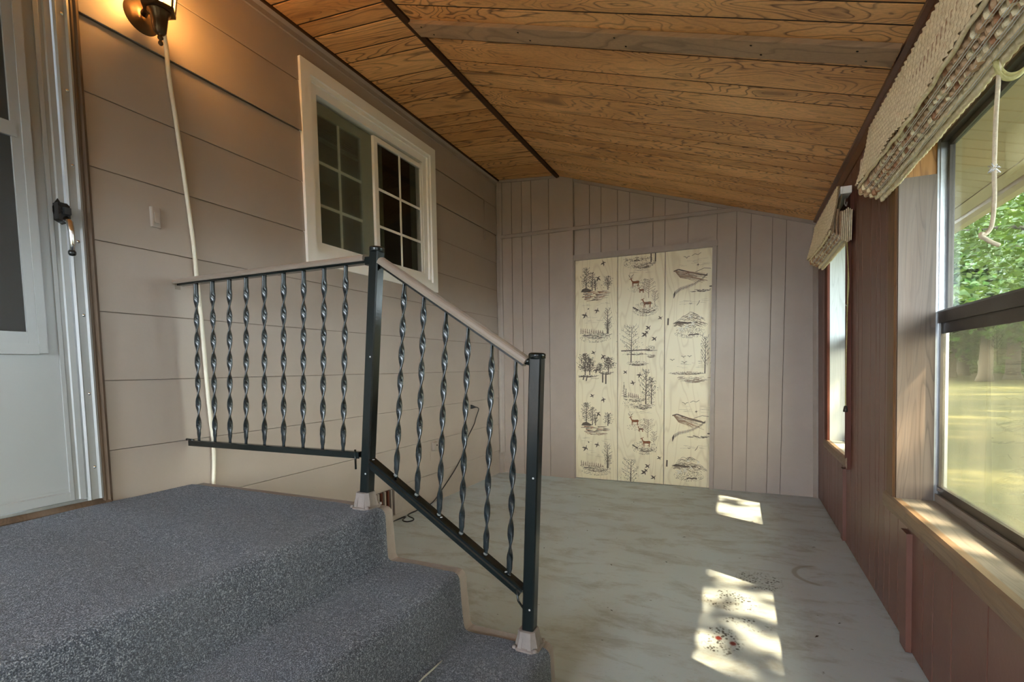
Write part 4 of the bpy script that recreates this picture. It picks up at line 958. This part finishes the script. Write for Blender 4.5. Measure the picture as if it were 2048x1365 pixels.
# ------------------------------------------------------------------ woven roman shades
def shade(y0, y1, label, near):
    sh = empty('woven_shade', (.50, (y0 + y1) / 2, 2.03), label=label, cat='shade')
    hr = box('headrail', (.482, y0 + .006, 1.992), (.534, y1 - .006, 2.030), M['white_vinyl'], sh)
    rr = random.Random(int(y0 * 100))
    # valance of upright cords
    pit = .034; nc = int((y1 - y0) / pit); cols = 14; rows_ = 44
    # slits and scalloped hem
    hem = []; slit = rr.uniform(.2, .35)
    for i in range(nc + 1):
        t = i * pit
        hem.append(1.806 + .010 * math.sin(t * 5.2 + y0) + .006 * math.sin(t * 13 + 2) + rr.uniform(-.0015, .0015))
    mb = MB(); vs_ = []; fs = []
    nx = nc * cols
    for i in range(nx + 1):
        c = i / cols; k = min(int(c), nc - 1); u = c - k; y = y0 + c * pit; yy = min(y, y1)
        h0 = hem[k] + (hem[k + 1] - hem[k]) * u
        endt = min(1, max(0, 1 - (y1 - yy) / .16))
        for j in range(rows_ + 1):
            v = j / rows_; z = 2.034 - v * (2.034 - h0) - (.010 * endt * v)
            rope = .0125 * abs(math.sin(math.pi * u)) ** .7
            tw_ = .0016 * math.sin(2 * math.pi * (v * 13 + u * 1.1 + k * .37)) * math.sin(math.pi * u)
            bow = .030 * v ** 1.4 + .004 * math.sin(y * 9 + v * 3) * v + .012 * endt * v
            vs_.append((.476 - bow - rope - tw_, yy, z + .0015 * math.sin(k * 2.1) * (j == rows_)))
    r1 = rows_ + 1
    for i in range(nx):
        for j in range(rows_): fs.append((i * r1 + j, (i + 1) * r1 + j, (i + 1) * r1 + j + 1, i * r1 + j + 1))
    mb.add(vs_, fs, 0, True)
    mb.m = [1 if ((q // rows_) % cols in (0, 1, cols - 1)) else 0 for q in range(len(mb.m))]     # brown threads between the cords, darkened to carry the shadow of the gaps
    # back of the cloth gives it its thickness
    bk = [(.492 - .030 * v ** 1.4, y, 2.034 - v * .226) for y in (y0, y1) for v in [q / 8 for q in range(9)]]
    mb.add(bk, [(q, q + 1, 9 + q + 1, 9 + q) for q in range(8)], 0, True)
    mb.build('valance', [M['weave'], M['gap_shadow']], sh)
    MB().tube([(.442 - .002 * math.sin(i), y0 + (y1 - y0) * i / 60, 1.802 + .010 * math.sin((y1 - y0) * i / 60 * 5.2 + y0)) for i in range(61)], .006, 8).build('hem', M['weave'], sh)
    # folded cloth stacked behind, each fold a loop of reeds hanging lower at the back
    for f in range(5):
        xc = .462 + f * .0165; zt, zb = 1.93 - .012 * f, 1.790 - .012 * f
        pts = [(xc - .0035, zt), (xc - .0065, (zt + zb) / 2), (xc - .007, zb + .008), (xc - .004, zb), (xc + .004, zb), (xc + .007, zb + .008), (xc + .0065, (zt + zb) / 2), (xc + .0035, zt)]
        mb = MB(); n_ = max(8, int((y1 - y0) / .008)); vs2 = []
        ext = .004 * f
        ya, yb2 = y0 + .010 + ext * .5, y1 - .004 + (.012 - .010 * f)
        for i in range(n_ + 1):
            y = ya + (yb2 - ya) * i / n_; end = min(1, max(0, 1 - (yb2 - y) / .10))
            sag = .0025 * math.sin(y * 21 + f * 2) + .0018 * math.sin(y * 47 + f)
            q = (.0032 if f < 3 else .0015) * (1 if (i // 2) % 2 else -1)
            vs2 += [(px + q * (1 if px > xc else -1) - .010 * end, y, pz + sag * .6 - .008 * end) for px, pz in pts]
        m_ = len(pts)
        mb.add(vs2, [(i * m_ + k, i * m_ + k + 1, (i + 1) * m_ + k + 1, (i + 1) * m_ + k) for i in range(n_) for k in range(m_ - 1)], 0, True)
        if f < 3:
            cols_ = [rr.choice((0, 0, 1, 2)) for _ in range(n_ + 1)]
            mb.m = [cols_[(q // (m_ - 1)) // 2] for q in range(len(mb.m))]; mb.sm = [False] * len(mb.sm)
        fo = mb.build('fold', [M['reed'], M['reed_rust'], M['weave']] if f < 3 else M['weave'], sh)
        for k in range(2 if f < 4 else 0):
            MB().tube([(xc - .004 + .006 * k, ya + (yb2 - ya) * i / 20, zb - .0015 + .0012 * math.sin(i * 2.0 + f)) for i in range(21)], .0011, 5).build('binding_string', M['shade_string'], fo)
    # rolled stack seen at the end
    for k in range(6):
        MB().box((.492 + k * .0085, y0 + .001, 1.735 + .004 * abs(k - 3)), (.497 + k * .0085, y0 + .012, 1.915 - .006 * abs(k - 3))).build('stack_edge', M['weave'], sh)
    return sh
s1 = shade(1.10, 2.515, 'large woven straw shade drawn up over the nearer window', True)
s2 = shade(3.195, 4.10, 'smaller woven straw shade drawn up over the far window near the corner', False)
knot = [(.515, 1.5, 1.92), (.518, 1.5, 1.854), (.524, 1.496, 1.842), (.529, 1.502, 1.834), (.524, 1.507, 1.826), (.517, 1.503, 1.830), (.515, 1.497, 1.838), (.521, 1.493, 1.843), (.527, 1.499, 1.836)]
co_ = MB().tube(spline(knot), .0052, 8).build('pull_cord', M['rope_g'], s1)
MB().tube(spline([(.519, 1.497, 1.842), (.511, 1.494, 1.81), (.510, 1.494, 1.78), (.515, 1.496, 1.748), (.524, 1.499, 1.725), (.538, 1.5, 1.712), (.555, 1.5, 1.714), (.575, 1.5, 1.735)]), .0050, 8).build('cord_loop', M['rope_g'], co_)
MB().tube(spline([(.522, 1.500, 1.838), (.515, 1.499, 1.81), (.514, 1.499, 1.78), (.519, 1.5, 1.752), (.527, 1.502, 1.735), (.540, 1.503, 1.722), (.560, 1.503, 1.722), (.582, 1.5, 1.740)]), .0050, 8).build('cord_loop', M['rope_g'], co_)
MB().tube(spline([(.527, 1.505, 1.836), (.536, 1.51, 1.815), (.552, 1.512, 1.812), (.580, 1.512, 1.835)]), .0045, 8).build('cord_loop', M['rope_g'], co_)
MB().tube(spline([(.521, 1.499, 1.836), (.522, 1.5, 1.78), (.523, 1.5, 1.713), (.522, 1.5, 1.638), (.523, 1.5, 1.561), (.524, 1.5, 1.516), (.527, 1.5, 1.449), (.525, 1.5, 1.394), (.514, 1.498, 1.374), (.505, 1.494, 1.375), (.504, 1.492, 1.368), (.510, 1.492, 1.364), (.523, 1.496, 1.355), (.540, 1.5, 1.346)]), .0046, 8).build('hanging_end', M['rope'], co_)
fm = MB()
for k in range(26):
    a = rp.uniform(0, 6.28); b = rp.uniform(-1, 1); q = Vector((.524, 1.5, 1.518)); dd = Vector((math.cos(a), math.sin(a), b)) * rp.uniform(.006, .014)
    fm.tube([q, q + dd * .6 + Vector((0, 0, .002)), q + dd], .0012, 4)
fm.build('frayed_knot', M['frayed'], co_)
c2 = MB().tube(spline([(.520, 3.21, 1.76), (.527, 3.20, 1.645), (.530, 3.20, 1.56), (.531, 3.205, 1.474), (.533, 3.212, 1.37), (.537, 3.226, 1.211), (.543, 3.245, .991), (.548, 3.255, .84)]), .0028, 6).build('pull_cord', M['rope_g'], s2)
MB().tube(spline([(.520, 3.215, 1.76), (.523, 3.165, 1.60), (.528, 3.16, 1.50), (.529, 3.178, 1.42), (.532, 3.20, 1.36)]), .0026, 6).build('cord_loop', M['rope_g'], c2)
MB().lathe([(.003, .034), (.008, .030), (.011, .012), (.012, 0), (.008, -.002), (0, -.002)], (.548, 3.256, .812), (0, 0, 1), 12).build('tassel', M['bronze'], c2)
MB().lathe([(0, .010), (.008, .006), (.010, 0), (.008, -.006), (0, -.010)], (.532, 3.205, 1.40), (0, 0, 1), 10).build('cord_bead', M['chrome'], c2)
MB().tube(spline([(.505, 3.202, 1.97), (.503, 3.200, 1.94), (.510, 3.200, 1.925), (.514, 3.200, 1.945)]), .003, 6).build('cord_cleat', M['alu'], c2)

# bits on the floor
for k in range(14):
    x, y = [(-.42, 4.35), (-.75, 3.9), (-.95, 3.6), (-1.2, 3.9), (-.9, 3.1), (-.62, 2.6), (-1.05, 2.7), (-.3, 3.2), (.1, 3.7), (.42, 3.3), (.40, 2.35), (.3, 2.2), (-.5, 2.1), (-.35, 2.75)][k]
    L = rp.uniform(.008, .016); a = rp.uniform(0, 3.1)
    pts = [(x + L * math.cos(a + t) * s, y + L * math.sin(a + t) * s, .001 + .002 * (i % 2)) for i, (t, s) in enumerate(((0, 1), (.9, .45), (3.14, .9), (4.2, .4)))]
    o = MB().add(pts + [(x, y, .004)], [(0, 1, 4), (1, 2, 4), (2, 3, 4), (3, 0, 4)]).build('leaf_bit', M['debris'], loc=(x, y, 0))
    setp(o, label='tiny dark dry leaf bit on the concrete porch floor', cat='debris', group='dry leaf bits on the floor')

# ------------------------------------------------------------------ outside
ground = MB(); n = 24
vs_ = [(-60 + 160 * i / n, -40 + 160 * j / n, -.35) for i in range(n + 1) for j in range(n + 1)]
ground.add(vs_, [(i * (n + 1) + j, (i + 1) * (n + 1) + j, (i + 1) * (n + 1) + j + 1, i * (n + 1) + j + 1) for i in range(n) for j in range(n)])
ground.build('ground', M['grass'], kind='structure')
eave = empty('eave', (.9, 2.5, 2.05), label='cream boarded eave with gutter seen through the top of the nearer window', cat='eave')
es = -.30
ez = lambda x: 1.995 + es * (x - 1.16)
yy = -3.0
dv_ = Vector((1, 0, es)).normalized(); nv = Vector((-dv_.z, 0, dv_.x))
sf = MB().obox(Vector((.935, 1.2, ez(.935))) + nv * .020, dv_, (0, 1, 0), nv, .24, 4.3, .006).build('soffit_backing', M['darkgap'], eave)
while yy < 5.4:
    c = Vector((.935, yy + .046, ez(.935))) + nv * .007
    MB().obox(c, dv_, (0, 1, 0), nv, .235, .0440, .007, 0, .004).build('soffit_board', M['cream_soffit'], eave); yy += .092
MB().obox((1.196, 1.2, ez(1.196) + .004), (0, 1, 0), dv_, nv, 4.3, .034, .008).build('fascia_board', M['cream_soffit'], eave)
gut = [(0, 0), (.006, -.030), (.030, -.046), (.075, -.046), (.098, -.02), (.104, .05), (.098, .05), (.09, -.010), (.07, -.036), (.03, -.036), (.012, -.02), (.006, .05), (0, .05)]
MB().extr(gut, (1.232, -3.1, 1.985), (1, 0, 0), (0, 0, 1), (0, 8.6, 0)).build('gutter', M['cream_soffit'], eave)
MB().extr([(-2.4, 3.1), (RX, 3.02), (1.30, 2.10), (1.30, 2.14), (RX, 3.07), (-2.4, 3.15)], (0, -3.2, 0), (1, 0, 0), (0, 0, 1), (0, 8.8, 0)).build('roof', M['darkgap'], kind='structure')
def crown_mesh(seed, rx, rz, nclu, per, leaf, spread):
    rr = random.Random(seed); vs_ = []; fs = []
    for c in range(nclu):
        while True:
            a = Vector((rr.uniform(-1, 1), rr.uniform(-1, 1), rr.uniform(-1, 1)))
            if .25 < a.length < 1: break
        ctr = Vector((a.x * rx, a.y * rx, a.z * rz))
        for k in range(per):
            p_ = ctr + Vector((rr.gauss(0, spread), rr.gauss(0, spread), rr.gauss(0, spread * .55)))
            s_ = leaf * rr.uniform(.6, 1.25); u = Vector((rr.gauss(0, 1), rr.gauss(0, 1), rr.gauss(0, .5))).normalized(); v = u.cross(Vector((rr.gauss(0, .5), rr.gauss(0, .5), 1))).normalized()
            b = len(vs_); vs_ += [p_ - u * s_ * .5, p_ + v * s_ * .42, p_ + u * s_ * .6, p_ - v * s_ * .42]; fs.append((b, b + 1, b + 2, b + 3))
    me = bpy.data.meshes.new('crown'); me.from_pydata([tuple(v) for v in vs_], [], fs); return me
crowns = {'a': crown_mesh(1, 3.6, 2.6, 150, 34, .20, .30), 'b': crown_mesh(2, 4.0, 3.2, 150, 70, .34, .55), 'n': crown_mesh(5, 4.2, 2.9, 430, 60, .115, .30)}
crowns['s'] = crown_mesh(9, 1.7, 1.2, 44, 30, .15, .20)
for k, me in crowns.items(): me.materials.append(M['leaf2'] if k == 'b' else M['leaf1'])
def tree(x, y, h, r0, key, sc, label, rz=0.0, group=None, cz=None):
    t = empty('tree', (x, y, -.35), label=label, cat='tree', group=group)
    lean = .03 * math.sin(x * 3 + y)
    tk = MB().tube([(x, y, -.37), (x + lean, y, .2), (x + lean * 2, y + lean, h * .5), (x + lean * 4, y - lean, h)], [r0 * 1.35, r0, r0 * .8, r0 * .3], 10).build('trunk', M['bark'], t)
    for k in range(6):
        a = k * 1.1 + x; z = h * (.42 + .08 * k); L = 2.2 * sc
        MB().tube([(x + lean * 2, y, z), (x + L * .5 * math.cos(a), y + L * .5 * math.sin(a), z + .5), (x + L * math.cos(a), y + L * math.sin(a), z + .7)], [r0 * .35, r0 * .2, r0 * .06], 6).build('branch', M['bark'], tk)
    f = bpy.data.objects.new('foliage', crowns[key]); C.objects.link(f); f.parent = t; f.location = (0, 0, cz if cz is not None else h); f.rotation_euler = (0, 0, rz); f.scale = (sc, sc, sc); f['kind'] = 'stuff'
    return t
tree(5.2, 11.2, 4.6, .20, 'n', 1.0, 'bright green maple with low branches filling the upper pane of the nearer window', .4, cz=5.0)
tree(10.5, 21.0, 6.0, .28, 'a', 1.5, 'paler leafy tree standing behind the bright green maple', 2.0, cz=6.6)
for i, (x, y, sc) in enumerate(((16.5, 47, 1.5), (20, 52, 1.7), (23.5, 55, 1.5), (18.5, 60, 1.8), (25.5, 62, 1.9), (22, 68, 1.9), (29.5, 70, 2.0), (14, 56, 1.7), (27, 58, 1.6), (31, 64, 1.9))):
    tree(x, y, 7.5, .42 + .05 * (i % 3), 'b', sc, 'dark tree trunk in the wood line beyond the shaded lawn', i * 1.3, 'trees of the far wood line', cz=7.6 + (i % 3) * .7)
for i, (x, y, sc, k) in enumerate(((7.6, 4.6, 1.0, 'a'), (10.2, 9.6, 1.15, 'a'), (13.6, 16.5, 1.3, 'a'), (17.5, 26, 1.6, 'a'), (24, 41, 1.9, 'b'))):
    tree(x, y, 5.6, .22, k, sc, 'broad leafy shade tree standing beside the lawn right of the window view', i * .9, 'shade trees beside the lawn', cz=6.2 * (1 + .1 * i))
for i, (x, y) in enumerate(((26, 84), (37, 88), (33, 95))):
    tree(x, y, 4.0, .3, 'b', 1.9, 'low dark leafy tree closing the gaps far behind the wood line', i * 1.7, 'low trees behind the wood line', cz=4.2)
tree(5.4, -.5, 4.9, .09, 's', 1.0, 'slender sparse tree dappling the sun outside the nearer window', .3, cz=6.0)
tree(5.7, 1.7, 4.9, .09, 's', 1.0, 'slender sparse tree dappling the sun outside the far window', 2.3, cz=6.1)
